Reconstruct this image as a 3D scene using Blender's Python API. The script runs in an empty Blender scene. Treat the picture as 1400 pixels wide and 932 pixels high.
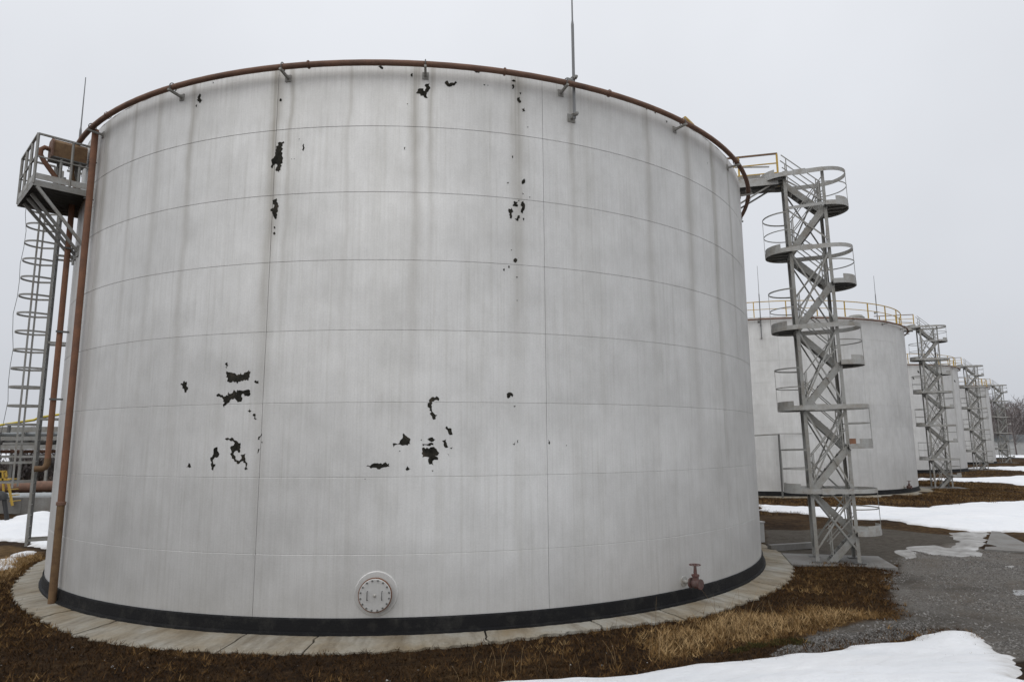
import bpy, math, random
import numpy as np
from mathutils import Vector, Matrix
from mathutils.geometry import tessellate_polygon
random.seed(7); rng = np.random.default_rng(7)
sc = bpy.context.scene
C = sc.collection
R = math.radians
# ------------------------------------------------------------------ camera
F, PITCH, ROLL, CZ = 918.18, 0.1511, -0.0063, 3.627          # focal in px of a 1400 px wide picture
W0, H0 = 1400, 932
cd = bpy.data.cameras.new('camera'); cam = bpy.data.objects.new('camera', cd); C.objects.link(cam)
cd.sensor_width = 36; cd.lens = 36 * F / W0; cd.clip_end = 6000; cd.clip_start = 0.05
_fw = Vector((0, math.cos(PITCH), math.sin(PITCH))); _u = Vector((0, -math.sin(PITCH), math.cos(PITCH))); _x = Vector((1, 0, 0))
_r = _x * math.cos(ROLL) + _u * math.sin(ROLL); _up = -_x * math.sin(ROLL) + _u * math.cos(ROLL)
cam.matrix_world = Matrix(((_r.x, _up.x, -_fw.x, 0), (_r.y, _up.y, -_fw.y, 0), (_r.z, _up.z, -_fw.z, CZ), (0, 0, 0, 1)))
sc.camera = cam
sc.render.resolution_x = 1024; sc.render.resolution_y = 681
# ------------------------------------------------------------------ sky and sun (overcast)
SUN_EL, SUN_AZ = 48, 200           # degrees; azimuth clockwise from +Y (behind the camera, a little left)
wd = bpy.data.worlds.new('World'); sc.world = wd; wd.use_nodes = True
nt = wd.node_tree; nt.nodes.clear()
def wn(t, **k):
    n = nt.nodes.new(t)
    for a, b in k.items(): setattr(n, a, b)
    return n
sky = wn('ShaderNodeTexSky', sky_type='NISHITA', sun_disc=False)
sky.sun_elevation = R(SUN_EL); sky.sun_rotation = R(SUN_AZ); sky.air_density = 1.0; sky.dust_density = 6.0
hs = wn('ShaderNodeHueSaturation'); hs.inputs['Saturation'].default_value = 0.25; hs.inputs['Value'].default_value = 0.10
geo = wn('ShaderNodeNewGeometry'); sep = wn('ShaderNodeSeparateXYZ')
ramp = wn('ShaderNodeValToRGB')     # overcast cloud sheet: zenith brighter than horizon
ramp.color_ramp.elements[0].position = 0.0; ramp.color_ramp.elements[0].color = (0.66, 0.685, 0.735, 1)
ramp.color_ramp.elements[1].position = 1.0; ramp.color_ramp.elements[1].color = (1.05, 1.07, 1.11, 1)
e = ramp.color_ramp.elements.new(0.45); e.color = (0.80, 0.825, 0.875, 1)
cn = wn('ShaderNodeTexNoise'); cn.inputs['Scale'].default_value = 2.0; cn.inputs['Detail'].default_value = 4
cr = wn('ShaderNodeMapRange'); cr.inputs['From Min'].default_value = 0.3; cr.inputs['From Max'].default_value = 0.7
cr.inputs['To Min'].default_value = 0.94; cr.inputs['To Max'].default_value = 1.04
mulc = wn('ShaderNodeMix', data_type='RGBA', blend_type='MULTIPLY'); mulc.inputs[0].default_value = 1
mixs = wn('ShaderNodeMix', data_type='RGBA'); mixs.inputs[0].default_value = 0.9
bg = wn('ShaderNodeBackground'); out = wn('ShaderNodeOutputWorld')
tc = wn('ShaderNodeTexCoord')
L = nt.links.new
L(tc.outputs['Generated'], sep.inputs[0]); L(sep.outputs['Z'], ramp.inputs[0]); L(tc.outputs['Generated'], cn.inputs['Vector'])
L(cn.outputs[0], cr.inputs[0]); L(ramp.outputs[0], mulc.inputs[6]); L(cr.outputs[0], mulc.inputs[7])
L(sky.outputs[0], hs.inputs['Color']); L(hs.outputs[0], mixs.inputs[6]); L(mulc.outputs[2], mixs.inputs[7])
L(mixs.outputs[2], bg.inputs[0]); bg.inputs[1].default_value = 1.0; L(bg.outputs[0], out.inputs[0])
sl = bpy.data.lights.new('sun', 'SUN'); so = bpy.data.objects.new('sun', sl); C.objects.link(so)
sl.energy = 0.8; sl.angle = R(70); sl.color = (1, 0.985, 0.96)
_d = Vector((math.sin(R(SUN_AZ)) * math.cos(R(SUN_EL)), math.cos(R(SUN_AZ)) * math.cos(R(SUN_EL)), math.sin(R(SUN_EL))))
so.rotation_euler = _d.to_track_quat('Z', 'Y').to_euler()
sc.view_settings.view_transform = 'Standard'; sc.view_settings.look = 'None'; sc.view_settings.exposure = 0; sc.view_settings.gamma = 1
sc.view_settings.use_curve_mapping = False
# ------------------------------------------------------------------ pixel helpers
def ray(px, py):
    x = (px - 700) / F; y = (466 - py) / F
    d = _fw + _r * x + _up * y
    return d
# ------------------------------------------------------------------ tags and materials
def tag(o, label=None, cat=None, group=None, kind=None):
    if label: o['label'] = label
    if cat: o['category'] = cat
    if group: o['group'] = group
    if kind: o['kind'] = kind
    return o
def empty(name, loc=(0, 0, 0), rz=0):
    o = bpy.data.objects.new(name, None); C.objects.link(o); o.location = loc; o.rotation_euler.z = rz; o.empty_display_size = .2
    return o
class Nodes:
    def __init__(s, name):
        s.m = bpy.data.materials.new(name); s.m.use_nodes = True; s.t = s.m.node_tree; s.t.nodes.clear()
        s.out = s.n('ShaderNodeOutputMaterial'); s.b = s.n('ShaderNodeBsdfPrincipled'); s.l(s.b.outputs[0], s.out.inputs[0])
    def n(s, t, **k):
        q = s.t.nodes.new(t)
        for a, b in k.items(): setattr(q, a, b)
        return q
    def l(s, a, b): s.t.links.new(a, b)
    def coord(s, kind='Object', scale=(1, 1, 1)):
        c = s.n('ShaderNodeTexCoord'); m = s.n('ShaderNodeMapping'); m.inputs['Scale'].default_value = scale
        s.l(c.outputs[kind], m.inputs[0]); return m.outputs[0]
    def noise(s, vec, scale, detail=4, rough=.55):
        q = s.n('ShaderNodeTexNoise'); q.inputs['Scale'].default_value = scale; q.inputs['Detail'].default_value = detail
        q.inputs['Roughness'].default_value = rough
        if vec is not None: s.l(vec, q.inputs['Vector'])
        return q.outputs[0]
    def ramp(s, fac, stops):
        q = s.n('ShaderNodeValToRGB'); els = q.color_ramp.elements
        for i, (p, c) in enumerate(stops):
            e = els[i] if i < 2 else els.new(p)
            e.position = p; e.color = (*c, 1) if len(c) == 3 else c
        s.l(fac, q.inputs[0]); return q.outputs[0]
    def rng(s, v, a, b, c=0., d=1.):
        q = s.n('ShaderNodeMapRange'); q.inputs[1].default_value = a; q.inputs[2].default_value = b; q.inputs[3].default_value = c; q.inputs[4].default_value = d
        s.l(v, q.inputs[0]); return q.outputs[0]
    def mix(s, fac, a, b, mode='MIX'):
        q = s.n('ShaderNodeMix', data_type='RGBA', blend_type=mode)
        for v, i in ((fac, 0), (a, 6), (b, 7)):
            if hasattr(v, 'links') or hasattr(v, 'is_linked'): s.l(v, q.inputs[i])
            elif i == 0: q.inputs[0].default_value = v
            else: q.inputs[i].default_value = (*v, 1) if not isinstance(v, (int, float)) else (v, v, v, 1)
        return q.outputs[2]
    def math(s, op, a, b=0., c=0.):
        q = s.n('ShaderNodeMath', operation=op)
        for v, i in ((a, 0), (b, 1), (c, 2)):
            if hasattr(v, 'is_linked'): s.l(v, q.inputs[i])
            else: q.inputs[i].default_value = v
        return q.outputs[0]
    def bump(s, h, strength, dist=.02):
        q = s.n('ShaderNodeBump'); q.inputs['Strength'].default_value = strength; q.inputs['Distance'].default_value = dist
        s.l(h, q.inputs['Height']); s.l(q.outputs[0], s.b.inputs['Normal'])
    def done(s, col, rough=.6, metal=0.):
        for v, nm in ((col, 'Base Color'), (rough, 'Roughness'), (metal, 'Metallic')):
            if hasattr(v, 'is_linked'): s.l(v, s.b.inputs[nm])
            elif nm == 'Base Color': s.b.inputs[nm].default_value = (*v, 1)
            else: s.b.inputs[nm].default_value = v
        return s.m
M = {}
def painted(name, c, dirt=(.16, .13, .1), amt=.5, scale=3., rough=.5, rust=0.):
    s = Nodes(name); v = s.coord('Object')
    big = s.noise(v, scale, 6, .65); fine = s.noise(v, scale * 11, 5, .7)
    f = s.math('MULTIPLY', s.rng(big, .42, .72), amt)
    col = s.mix(f, c, dirt)
    col = s.mix(1., col, s.ramp(fine, [(.3, (.86,) * 3), (.7, (1.08,) * 3)]), 'MULTIPLY')
    if rust: col = s.mix(s.rng(s.noise(v, scale * 1.7, 8, .75), .66 - .1 * rust, .74), col, (.13, .045, .018))
    rnd = s.n('ShaderNodeObjectInfo').outputs['Random']
    col = s.mix(1., col, s.ramp(rnd, [(0, (.9,) * 3), (1, (1.08,) * 3)]), 'MULTIPLY')
    s.bump(fine, .25, .01)
    M[name] = s.done(col, rough)
painted('steel', (.31, .31, .295), (.17, .14, .10), .65, 2.6, .6, .55)
painted('steel_light', (.40, .40, .385), (.22, .18, .13), .7, 2.6, .6, .5)
painted('steel_dark', (.13, .13, .125), (.06, .05, .04), .5, 3, .6)
painted('yellow', (.52, .33, .04), (.22, .15, .05), .5, 4, .5, .3)
painted('yellow_clean', (.62, .48, .03), (.3, .24, .06), .5, 1, .5)
painted('rust_orange', (.23, .11, .062), (.12, .065, .045), .9, 2.2, .8, .2)
painted('rust_brown', (.19, .105, .07), (.105, .062, .045), .9, 2.2, .8)
painted('rust_olive', (.19, .115, .055), (.085, .04, .02), .9, 5, .8, .3)
painted('red_valve', (.10, .043, .038), (.12, .1, .09), .9, 6, .8)
painted('black', (.018, .018, .018), (.03, .03, .03), .6, 3, .55)
painted('rail_brown', (.19, .11, .06), (.11, .07, .05), .8, 3, .7)
painted('pipe_grey', (.33, .35, .36), (.2, .19, .18), .6, .8, .5)
painted('rod', (.2, .205, .21), (.14, .13, .12), .5, 3, .5)
painted('roof_dark', (.12, .13, .135), (.08, .08, .08), .5, .3, .7)
painted('wall_pale', (.45, .45, .44), (.3, .29, .27), .6, .3, .8)
s = Nodes('bitumen'); v = s.coord('Object')
f = s.noise(v, 3, 6, .7); g = s.noise(v, 40, 4, .7)
s.b.inputs['Specular IOR Level'].default_value = .25; M['bitumen'] = s.done(s.mix(s.rng(f, .5, .8), (.007, .007, .008), (.035, .034, .03)), s.rng(g, .3, .7, .55, .85)); s.bump(g, .4, .02)
s = Nodes('bare_primer'); v = s.coord('Object')
f = s.noise(v, 5, 6, .7)
s.b.inputs['Specular IOR Level'].default_value = .15; M['bare_primer'] = s.done(s.ramp(f, [(.35, (.009, .009, .007)), (.55, (.03, .028, .022)), (.75, (.075, .06, .045))]), .9); s.bump(s.noise(v, 30), .3, .01)
# tank paint: silver grey, streaked down by rain
SEAM0 = -100.15
def shell_material(name, streak_angles):
    s = Nodes(name); tcn = s.n('ShaderNodeTexCoord'); sp = s.n('ShaderNodeSeparateXYZ'); s.l(tcn.outputs['Object'], sp.inputs[0])
    ang = s.math('ARCTAN2', sp.outputs[1], sp.outputs[0])
    u = s.math('MULTIPLY', ang, 11.34)
    cb = s.n('ShaderNodeCombineXYZ'); s.l(u, cb.inputs[0]); s.l(sp.outputs[2], cb.inputs[1])
    def nz(sx, sy, sc_, det=4, r=.55):
        m = s.n('ShaderNodeMapping'); m.inputs['Scale'].default_value = (sx, sy, 1); s.l(cb.outputs[0], m.inputs[0])
        return s.noise(m.outputs[0], sc_, det, r)
    fine = nz(9, .16, 1.6, 5, .62); broad = nz(1.5, .07, 1, 4, .6); cloud = nz(.5, .5, 1, 5, .6); grain = nz(14, 14, 2, 4, .7); brush = nz(30, .8, 1, 4, .7)
    col = s.ramp(cloud, [(.28, (.62, .615, .60)), (.5, (.685, .68, .665)), (.72, (.735, .73, .715))])
    col = s.mix(1., col, s.ramp(broad, [(.28, (.92, .917, .905)), (.5, (1, 1, 1)), (.75, (1.02, 1.02, 1.02))]), 'MULTIPLY')
    col = s.mix(1., col, s.ramp(fine, [(.28, (.915, .91, .895)), (.5, (1, 1, 1)), (.7, (1.02, 1.02, 1.02))]), 'MULTIPLY')
    col = s.mix(1., col, s.ramp(brush, [(.3, (.95,) * 3), (.65, (1.02,) * 3)]), 'MULTIPLY')
    col = s.mix(1., col, s.ramp(grain, [(.3, (.93,) * 3), (.7, (1.04,) * 3)]), 'MULTIPLY')
    col = s.mix(1., col, s.ramp(nz(2.2, 1.3, 1, 6, .7), [(.3, (.92, .917, .91)), (.6, (1.02,) * 3)]), 'MULTIPLY')
    # rain streaks under leaks at the rim
    wob = s.math('MULTIPLY', s.math('SUBTRACT', nz(.2, .5, 1, 3), .5), .35)
    uu = s.math('ADD', u, wob)
    tot = None
    for a, wid, amt, z0 in streak_angles:
        d = s.math('DIVIDE', s.math('SUBTRACT', uu, R(a) * 11.34), wid * .62)
        gss = s.math('POWER', 2.718, s.math('MULTIPLY', s.math('MULTIPLY', d, d), -1.))
        fz = s.rng(sp.outputs[2], z0, 11.9, .0, amt)
        t_ = s.math('MULTIPLY', gss, fz)
        tot = t_ if tot is None else s.math('MAXIMUM', tot, t_)
    if tot is not None:
        tot = s.math('MULTIPLY', tot, s.rng(fine, .3, .62, .6, 1.5))
        col = s.mix(tot, col, (.26, .235, .19))
    # darker streaks just under the rim, uneven darker grey tint towards the base
    rim = s.math('MULTIPLY', s.rng(sp.outputs[2], 10.4, 11.9), s.rng(fine, .42, .66, 0, .4))
    col = s.mix(rim, col, (.34, .325, .29))
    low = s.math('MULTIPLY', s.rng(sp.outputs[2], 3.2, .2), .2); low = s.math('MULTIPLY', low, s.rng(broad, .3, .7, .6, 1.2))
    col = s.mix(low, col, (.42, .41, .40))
    rnd = s.n('ShaderNodeObjectInfo').outputs['Random']
    col = s.mix(1., col, s.ramp(rnd, [(0, (.975,) * 3), (1, (1.02,) * 3)]), 'MULTIPLY')
    s.bump(s.math('ADD', s.math('MULTIPLY', nz(.35, .35, 1, 2), 3.), s.math('MULTIPLY', brush, .1)), .4, .07)
    M[name] = s.done(col, .56, .5)
STREAKS = [(-100.4, .22, .55, 1.), (-98.6, .1, .4, 5.), (-111.5, .16, .4, 2.), (-84.6, .18, .45, 3.), (-82.9, .1, .4, 6.5), (-73.3, .25, .5, 4.), (-66.4, .12, .35, 6.),
           (-47., .25, .4, 1.), (-39.7, .22, .45, 1.), (-33., .14, .4, 4.), (-129.5, .3, .45, -2.), (-122., .12, .3, 3.), (-117., .16, .3, 4.), (-55., .2, .3, 2.), (-92., .09, .2, 3.)]
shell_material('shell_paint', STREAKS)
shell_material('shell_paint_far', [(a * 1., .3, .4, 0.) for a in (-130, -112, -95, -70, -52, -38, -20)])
M['weld'] = Nodes('weld').done((.4, .4, .395), .7)
# concrete
s = Nodes('concrete'); tcn = s.n('ShaderNodeTexCoord'); v = tcn.outputs['Object']; sp = s.n('ShaderNodeSeparateXYZ'); s.l(v, sp.inputs[0])
ang = s.math('ARCTAN2', sp.outputs[1], sp.outputs[0]); cb = s.n('ShaderNodeCombineXYZ'); s.l(s.math('MULTIPLY', ang, 40.), cb.inputs[0]); s.l(sp.outputs[2], cb.inputs[1])
rr_ = s.math('POWER', s.math('ADD', s.math('MULTIPLY', sp.outputs[0], sp.outputs[0]), s.math('MULTIPLY', sp.outputs[1], sp.outputs[1])), .5); s.l(rr_, cb.inputs[2])
streak = s.noise(cb.outputs[0], .9, 5, .65); big = s.noise(v, .8, 5, .6); fine = s.noise(v, 14, 6, .7)
col = s.ramp(big, [(.3, (.22, .165, .095)), (.5, (.29, .26, .205)), (.7, (.35, .34, .305))])
col = s.mix(s.rng(streak, .45, .7, 0, .8), col, (.13, .1, .062)); col = s.mix(1., col, s.ramp(fine, [(.3, (.82,) * 3), (.7, (1.08,) * 3)]), 'MULTIPLY')
s.bump(s.math('ADD', fine, s.math('MULTIPLY', big, 2.)), .5, .02); M['concrete'] = s.done(col, .85)
painted('concrete_grey', (.2, .195, .185), (.12, .105, .088), .8, 1.2, .9)
# ground: colour zones from a vertex attribute (r gravel, g golden grass, b mud)
s = Nodes('ground_soil'); v = s.coord('Object'); at = s.n('ShaderNodeVertexColor', layer_name='zone'); spc = s.n('ShaderNodeSeparateColor'); s.l(at.outputs[0], spc.inputs[0])
n1 = s.noise(v, .9, 8, .7); n2 = s.noise(v, 5, 8, .75); n3 = s.noise(v, 28, 6, .75); n4 = s.noise(v, .16, 5, .6)
def edge(ch, k=.55):
    t = s.math('ADD', ch, s.math('MULTIPLY', s.math('SUBTRACT', n1, .5), k)); return s.rng(t, .4, .6)
grass = s.ramp(n2, [(.28, (.01, .006, .004)), (.48, (.032, .018, .009)), (.62, (.07, .04, .018)), (.8, (.13, .08, .036))])
gold = s.ramp(n2, [(.28, (.045, .026, .011)), (.5, (.13, .078, .032)), (.75, (.24, .155, .07))])
gravel = s.ramp(n3, [(.25, (.085, .077, .067)), (.5, (.205, .192, .175)), (.75, (.34, .325, .30))]); gravel = s.mix(s.rng(n1, .42, .68, 0, .7), gravel, (.14, .112, .085)); gravel = s.mix(s.rng(n4, .5, .62, 0, .6), gravel, (.06, .052, .044))
mud = s.ramp(n2, [(.3, (.07, .06, .048)), (.7, (.15, .133, .112))])
col = s.mix(s.rng(n4, .48, .66, 0, .55), grass, gold)
col = s.mix(edge(spc.outputs[1]), col, gold); col = s.mix(edge(spc.outputs[2]), col, mud); col = s.mix(edge(spc.outputs[0]), col, gravel)
col = s.mix(1., col, s.ramp(n3, [(.3, (.7,) * 3), (.7, (1.15,) * 3)]), 'MULTIPLY')
s.b.inputs['Specular IOR Level'].default_value = .12; s.bump(s.math('ADD', s.math('MULTIPLY', n2, 2.), n3), .9, .06); M['ground'] = s.done(col, .95)
s = Nodes('snow'); v = s.coord('Object'); n1 = s.noise(v, .7, 6, .6); n2 = s.noise(v, 9, 6, .7); n3 = s.noise(v, 2.2, 7, .75)
col = s.ramp(n1, [(.3, (.80, .82, .85)), (.7, (.88, .885, .90))]); col = s.mix(s.rng(n3, .58, .8, 0, .4), col, (.45, .39, .31))
at = s.n('ShaderNodeAttribute', attribute_name='thin'); col = s.mix(s.math('MULTIPLY', s.rng(at.outputs['Fac'], .25, 1.), s.rng(n3, .35, .6, .15, .95)), col, (.36, .33, .29)); n5 = s.noise(v, 38, 4, .7); col = s.mix(s.rng(n5, .68, .78, 0, .5), col, (.35, .3, .24))
s.bump(s.math('ADD', s.math('MULTIPLY', n1, 2.), s.math('ADD', s.math('MULTIPLY', n2, .45), s.math('MULTIPLY', n5, .12))), .6, .14); M['snow'] = s.done(col, .8)
s = Nodes('dirty_snow'); v = s.coord('Object'); n3 = s.noise(v, 1.6, 8, .75)
M['dirty_snow'] = s.done(s.ramp(n3, [(.32, (.13, .12, .105)), (.52, (.3, .29, .275)), (.75, (.58, .58, .58))]), .5)
s = Nodes('wet_ice'); v = s.coord('Object'); n3 = s.noise(v, 1.3, 7, .7)
M['wet_ice'] = s.done(s.ramp(n3, [(.35, (.16, .155, .145)), (.6, (.34, .345, .35))]), s.rng(n3, .3, .7, .12, .5)); s.bump(n3, .15, .03)
def blades_mat(name, stops, rough=.95):
    s = Nodes(name); s.b.inputs['Specular IOR Level'].default_value = .1; at = s.n('ShaderNodeAttribute', attribute_name='shade'); M[name] = s.done(s.ramp(at.outputs['Fac'], stops), rough)
blades_mat('dry_grass', [(0, (.018, .010, .005)), (.3, (.08, .043, .018)), (.6, (.21, .125, .05)), (1, (.42, .29, .145))])
blades_mat('straw', [(0, (.11, .07, .035)), (1, (.36, .255, .14))])
blades_mat('pebbles', [(0, (.05, .046, .04)), (.6, (.2, .19, .18)), (1, (.48, .47, .45))])
blades_mat('twigs', [(0, (.13, .11, .105)), (.6, (.24, .21, .2)), (1, (.36, .33, .325))])  # distant haze is put into these pale, low-contrast tones
blades_mat('moss', [(0, (.03, .03, .01)), (1, (.085, .075, .027))])
# ------------------------------------------------------------------ mesh builder
class MB:
    def __init__(s): s.v = []; s.f = []; s.sm = []
    def add(s, vs, fs, smooth=False):
        k = len(s.v); s.v.extend([tuple(q) for q in vs]); s.f.extend([tuple(i + k for i in f) for f in fs]); s.sm.extend([smooth] * len(fs)); return s
    def box(s, c, size, m=None):
        x, y, z = (q / 2 for q in size); vs = [Vector((a * x, b * y, d * z)) for a in (-1, 1) for b in (-1, 1) for d in (-1, 1)]
        if m is not None: vs = [m @ q for q in vs]
        c = Vector(c); vs = [q + c for q in vs]
        return s.add(vs, [(0, 1, 3, 2), (4, 6, 7, 5), (0, 4, 5, 1), (2, 3, 7, 6), (0, 2, 6, 4), (1, 5, 7, 3)])
    def bar(s, a, b, w, h, up=(0, 0, 1)):
        a, b = Vector(a), Vector(b); d = (b - a); ln = d.length; d.normalize(); up = Vector(up)
        if abs(d.dot(up)) > .98: up = Vector((0, 1, 0))
        sx = d.cross(up).normalized(); uz = sx.cross(d).normalized()
        m = Matrix((sx, d, uz)).transposed()
        return s.box((a + b) / 2, (w, ln, h), m)
    def angle(s, a, b, w, t=.008, u=(1, 0, 0), v=(0, 1, 0)):
        u, v = Vector(u).normalized(), Vector(v).normalized(); a, b = Vector(a), Vector(b)
        prof = [(0, 0), (w, 0), (w, t), (t, t), (t, w), (0, w)]
        vs = [a + u * p + v * q for p, q in prof] + [b + u * p + v * q for p, q in prof]
        fs = [(i, (i + 1) % 6, 6 + (i + 1) % 6, 6 + i) for i in range(6)] + [(5, 4, 3, 2, 1, 0), (6, 7, 8, 9, 10, 11)]
        return s.add(vs, fs)
    def tube(s, pts, r, n=8, closed=False, caps=True):
        pts = [Vector(p) for p in pts]; k = len(pts); rs = r if isinstance(r, (list, tuple)) else [r] * k
        up = Vector((0, 0, 1)); vs = []; prev = None
        for i, p in enumerate(pts):
            if closed: d = pts[(i + 1) % k] - pts[i - 1]
            else: d = pts[min(i + 1, k - 1)] - pts[max(i - 1, 0)]
            d.normalize()
            if prev is None:
                ref = up if abs(d.dot(up)) < .9 else Vector((1, 0, 0)); a = d.cross(ref).normalized()
            else:
                a = (prev - d * prev.dot(d)).normalized()
            prev = a; b = d.cross(a)
            vs += [p + (a * math.cos(t) + b * math.sin(t)) * rs[i] for t in (2 * math.pi * j / n for j in range(n))]
        fs = []
        for i in range(k if closed else k - 1):
            i2 = (i + 1) % k
            fs += [(i * n + j, i * n + (j + 1) % n, i2 * n + (j + 1) % n, i2 * n + j) for j in range(n)]
        s.add(vs, fs, True)
        if caps and not closed: s.add(vs[:n], [tuple(range(n))[::-1]]); s.add(vs[-n:], [tuple(range(n))])
        return s
    def lathe(s, prof, n=32, c=(0, 0, 0), m=None, a0=0., a1=360., smooth=True):
        full = abs(a1 - a0 - 360) < 1e-6; k = n if full else n + 1; vs = []
        for i in range(k):
            t = R(a0 + (a1 - a0) * i / n)
            for r, z in prof:
                q = Vector((r * math.cos(t), r * math.sin(t), z))
                if m is not None: q = m @ q
                vs.append(q + Vector(c))
        p = len(prof); fs = []
        for j in range(p - 1):                                  # unshared rings keep the profile edges crisp
            sub = []; 
            for i in range(k): sub += [vs[i * p + j], vs[i * p + j + 1]]
            ff = [(2 * i, 2 * ((i + 1) % k), 2 * ((i + 1) % k) + 1, 2 * i + 1) for i in range(n)]
            s.add(sub, ff, smooth)
        return s
    def mesh(s, name, mat):
        me = bpy.data.meshes.new(name); me.from_pydata(s.v, [], s.f); me.polygons.foreach_set('use_smooth', s.sm)
        if mat: me.materials.append(M[mat])
        me.update(); return me
    def build(s, name, mat, parent=None, loc=None, rz=None): return place(name, s.mesh(name, mat), parent, loc, rz)
def place(name, me, parent=None, loc=None, rz=None):
    o = bpy.data.objects.new(name, me); C.objects.link(o); o.parent = parent
    if loc is not None: o.location = loc
    if rz is not None: o.rotation_euler.z = rz
    return o
KIDS = {}
def copy_tree(o, parent=None):
    c = o.copy(); C.objects.link(c); c.parent = parent
    for ch in o.children: copy_tree(ch, c)
    return c
# ------------------------------------------------------------------ layout
TANKS = [(-3.127, 24.985, 0.0), (19.97, 56.04, .10), (43.3, 85.5, .20), (66.7, 113.7, .10)]
TR, TH, NC = 11.34, 11.91, 8
AXA = -14.0                                       # direction from every tank to its stair tower
def sm(t): t = np.clip(t, 0, 1); return t * t * (3 - 2 * t)
def ground_h(x, y):
    x = np.asarray(x, float); y = np.asarray(y, float)
    t = y - .27 * x
    h = -.085 + 2.05 * sm((11.6 - t) / 9.2)                                   # dike the photographer stands on
    for k, (cx, cy, zb) in enumerate(TANKS):
        r = np.hypot(x - cx, y - cy)
        if k: h = h + (zb + .02) * sm((19 - r) / 5.)
    amp = np.clip((np.hypot(x - TANKS[0][0], y - TANKS[0][1]) - 12.2) / 1.5, 0, 1)
    h = h + amp * .03 * (np.sin(x * 1.3 + y * .7) + np.sin(x * .53 - y * 1.1 + 1) + .6 * np.sin(2.9 * x + 1.7 * y))
    h = h + .5 * sm((y - 200) / 200.) * 4
    return h
def hit(px, py):
    d = ray(px, py); t = 3.; prev = t
    while t < 900:
        if CZ + d.z * t < float(ground_h(d.x * t, d.y * t)):
            a, b = prev, t
            for _ in range(20):
                m = (a + b) / 2
                if CZ + d.z * m < float(ground_h(d.x * m, d.y * m)): b = m
                else: a = m
            return (d.x * b, d.y * b)
        prev = t; t *= 1.02
    return (d.x * 900, d.y * 900)
def polyworld(pts, extra=()): return np.array([hit(*p) for p in pts] + list(extra))
def sdist(P, x, y):
    """signed distance to polygon P, positive inside"""
    x = np.asarray(x, float); y = np.asarray(y, float); best = np.full(x.shape, 1e9); ins = np.zeros(x.shape, bool)
    n = len(P)
    for i in range(n):
        ax, ay = P[i]; bx, by = P[(i + 1) % n]; ex, ey = bx - ax, by - ay
        t = np.clip(((x - ax) * ex + (y - ay) * ey) / (ex * ex + ey * ey + 1e-12), 0, 1)
        best = np.minimum(best, np.hypot(x - ax - t * ex, y - ay - t * ey))
        c = (ay > y) != (by > y)
        with np.errstate(divide='ignore', invalid='ignore'): ins ^= c & (x < (bx - ax) * (y - ay) / (by - ay + 1e-12) + ax)
    return np.where(ins, best, -best)
def wob(x, y, s=1.):
    return (np.sin(2.1 * x / s + 1.3 * np.sin(1.7 * y / s)) + np.sin(3.3 * y / s + 1.1 * np.sin(2.3 * x / s + 1)) + .6 * np.sin(5.9 * x / s + 4.3 * y / s) + .5 * np.sin(9.7 * x / s - 7.1 * y / s)) / 3.1
# ------------------------------------------------------------------ ground sheet
def axis(a, b, st, lo, hi, g=1.18):
    c = list(np.arange(a, b + 1e-6, st)); d = st; q = b
    while q < hi: d *= g; q += d; c.append(q)
    d = st; q = a; pre = []
    while q > lo: d *= g; q -= d; pre.append(q)
    return np.array(pre[::-1] + c)
xs = axis(-24, 36, .3, -2500, 2500); ys = axis(0, 50, .3, -300, 3500)
X, Y = np.meshgrid(xs, ys); Z = ground_h(X, Y)
GRAVEL = polyworld([(1235, 760), (1300, 742), (1345, 750), (1400, 757), (1400, 850), (1330, 862), (1180, 868), (1085, 888), (1120, 862), (1235, 845), (1215, 800)], [(26, 30), (30, 20)][::1][:0])
GRAVEL = np.vstack([GRAVEL[:4], [[24, 24]], [[24, 10]], [[14, 5]], [[5.5, 8.5]], GRAVEL[5:]])
MUD = polyworld([(1045, 724), (1200, 722), (1300, 731), (1345, 752), (1300, 760), (1225, 772), (1050, 772)])
GOLD = polyworld([(880, 872), (1000, 838), (1110, 832), (1235, 838), (1140, 858), (1040, 880), (900, 905)])
GOLD2 = polyworld([(-40, 800), (0, 745), (62, 755), (45, 770), (20, 790)])
zone = np.zeros((X.size, 4)); xf, yf = X.ravel(), Y.ravel(); zone[:, 3] = 1
zone[:, 0] = np.clip(.5 + sdist(GRAVEL, xf, yf) / 1.2, 0, 1)
zone[:, 1] = np.clip(.5 + np.maximum(sdist(GOLD, xf, yf), sdist(GOLD2, xf, yf)) / 1.0, 0, 1)
zone[:, 2] = np.clip(.5 + sdist(MUD, xf, yf) / 1.0, 0, 1)
nx, ny = len(xs), len(ys)
idx = (np.arange(ny - 1)[:, None] * nx + np.arange(nx - 1)[None]).ravel()
faces = np.stack([idx, idx + 1, idx + nx + 1, idx + nx], 1)
def np_mesh(name, verts, faces, mat, smooth=True):
    me = bpy.data.meshes.new(name); k = faces.shape[1]
    me.vertices.add(len(verts)); me.vertices.foreach_set('co', np.ascontiguousarray(verts, np.float32).ravel())
    me.loops.add(faces.size); me.loops.foreach_set('vertex_index', faces.astype(np.int32).ravel())
    me.polygons.add(len(faces)); me.polygons.foreach_set('loop_start', np.arange(0, faces.size, k, dtype=np.int32))
    me.polygons.foreach_set('use_smooth', np.full(len(faces), smooth))
    me.update(calc_edges=True); me.validate(); me.materials.append(M[mat]); return me
gm = np_mesh('ground', np.stack([xf, yf, Z.ravel()], 1), faces, 'ground')
ca = gm.color_attributes.new('zone', 'FLOAT_COLOR', 'POINT'); ca.data.foreach_set('color', zone.astype(np.float32).ravel())
tag(place('ground', gm), 'brown winter ground of matted dead grass and gravel', kind='structure')
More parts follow.
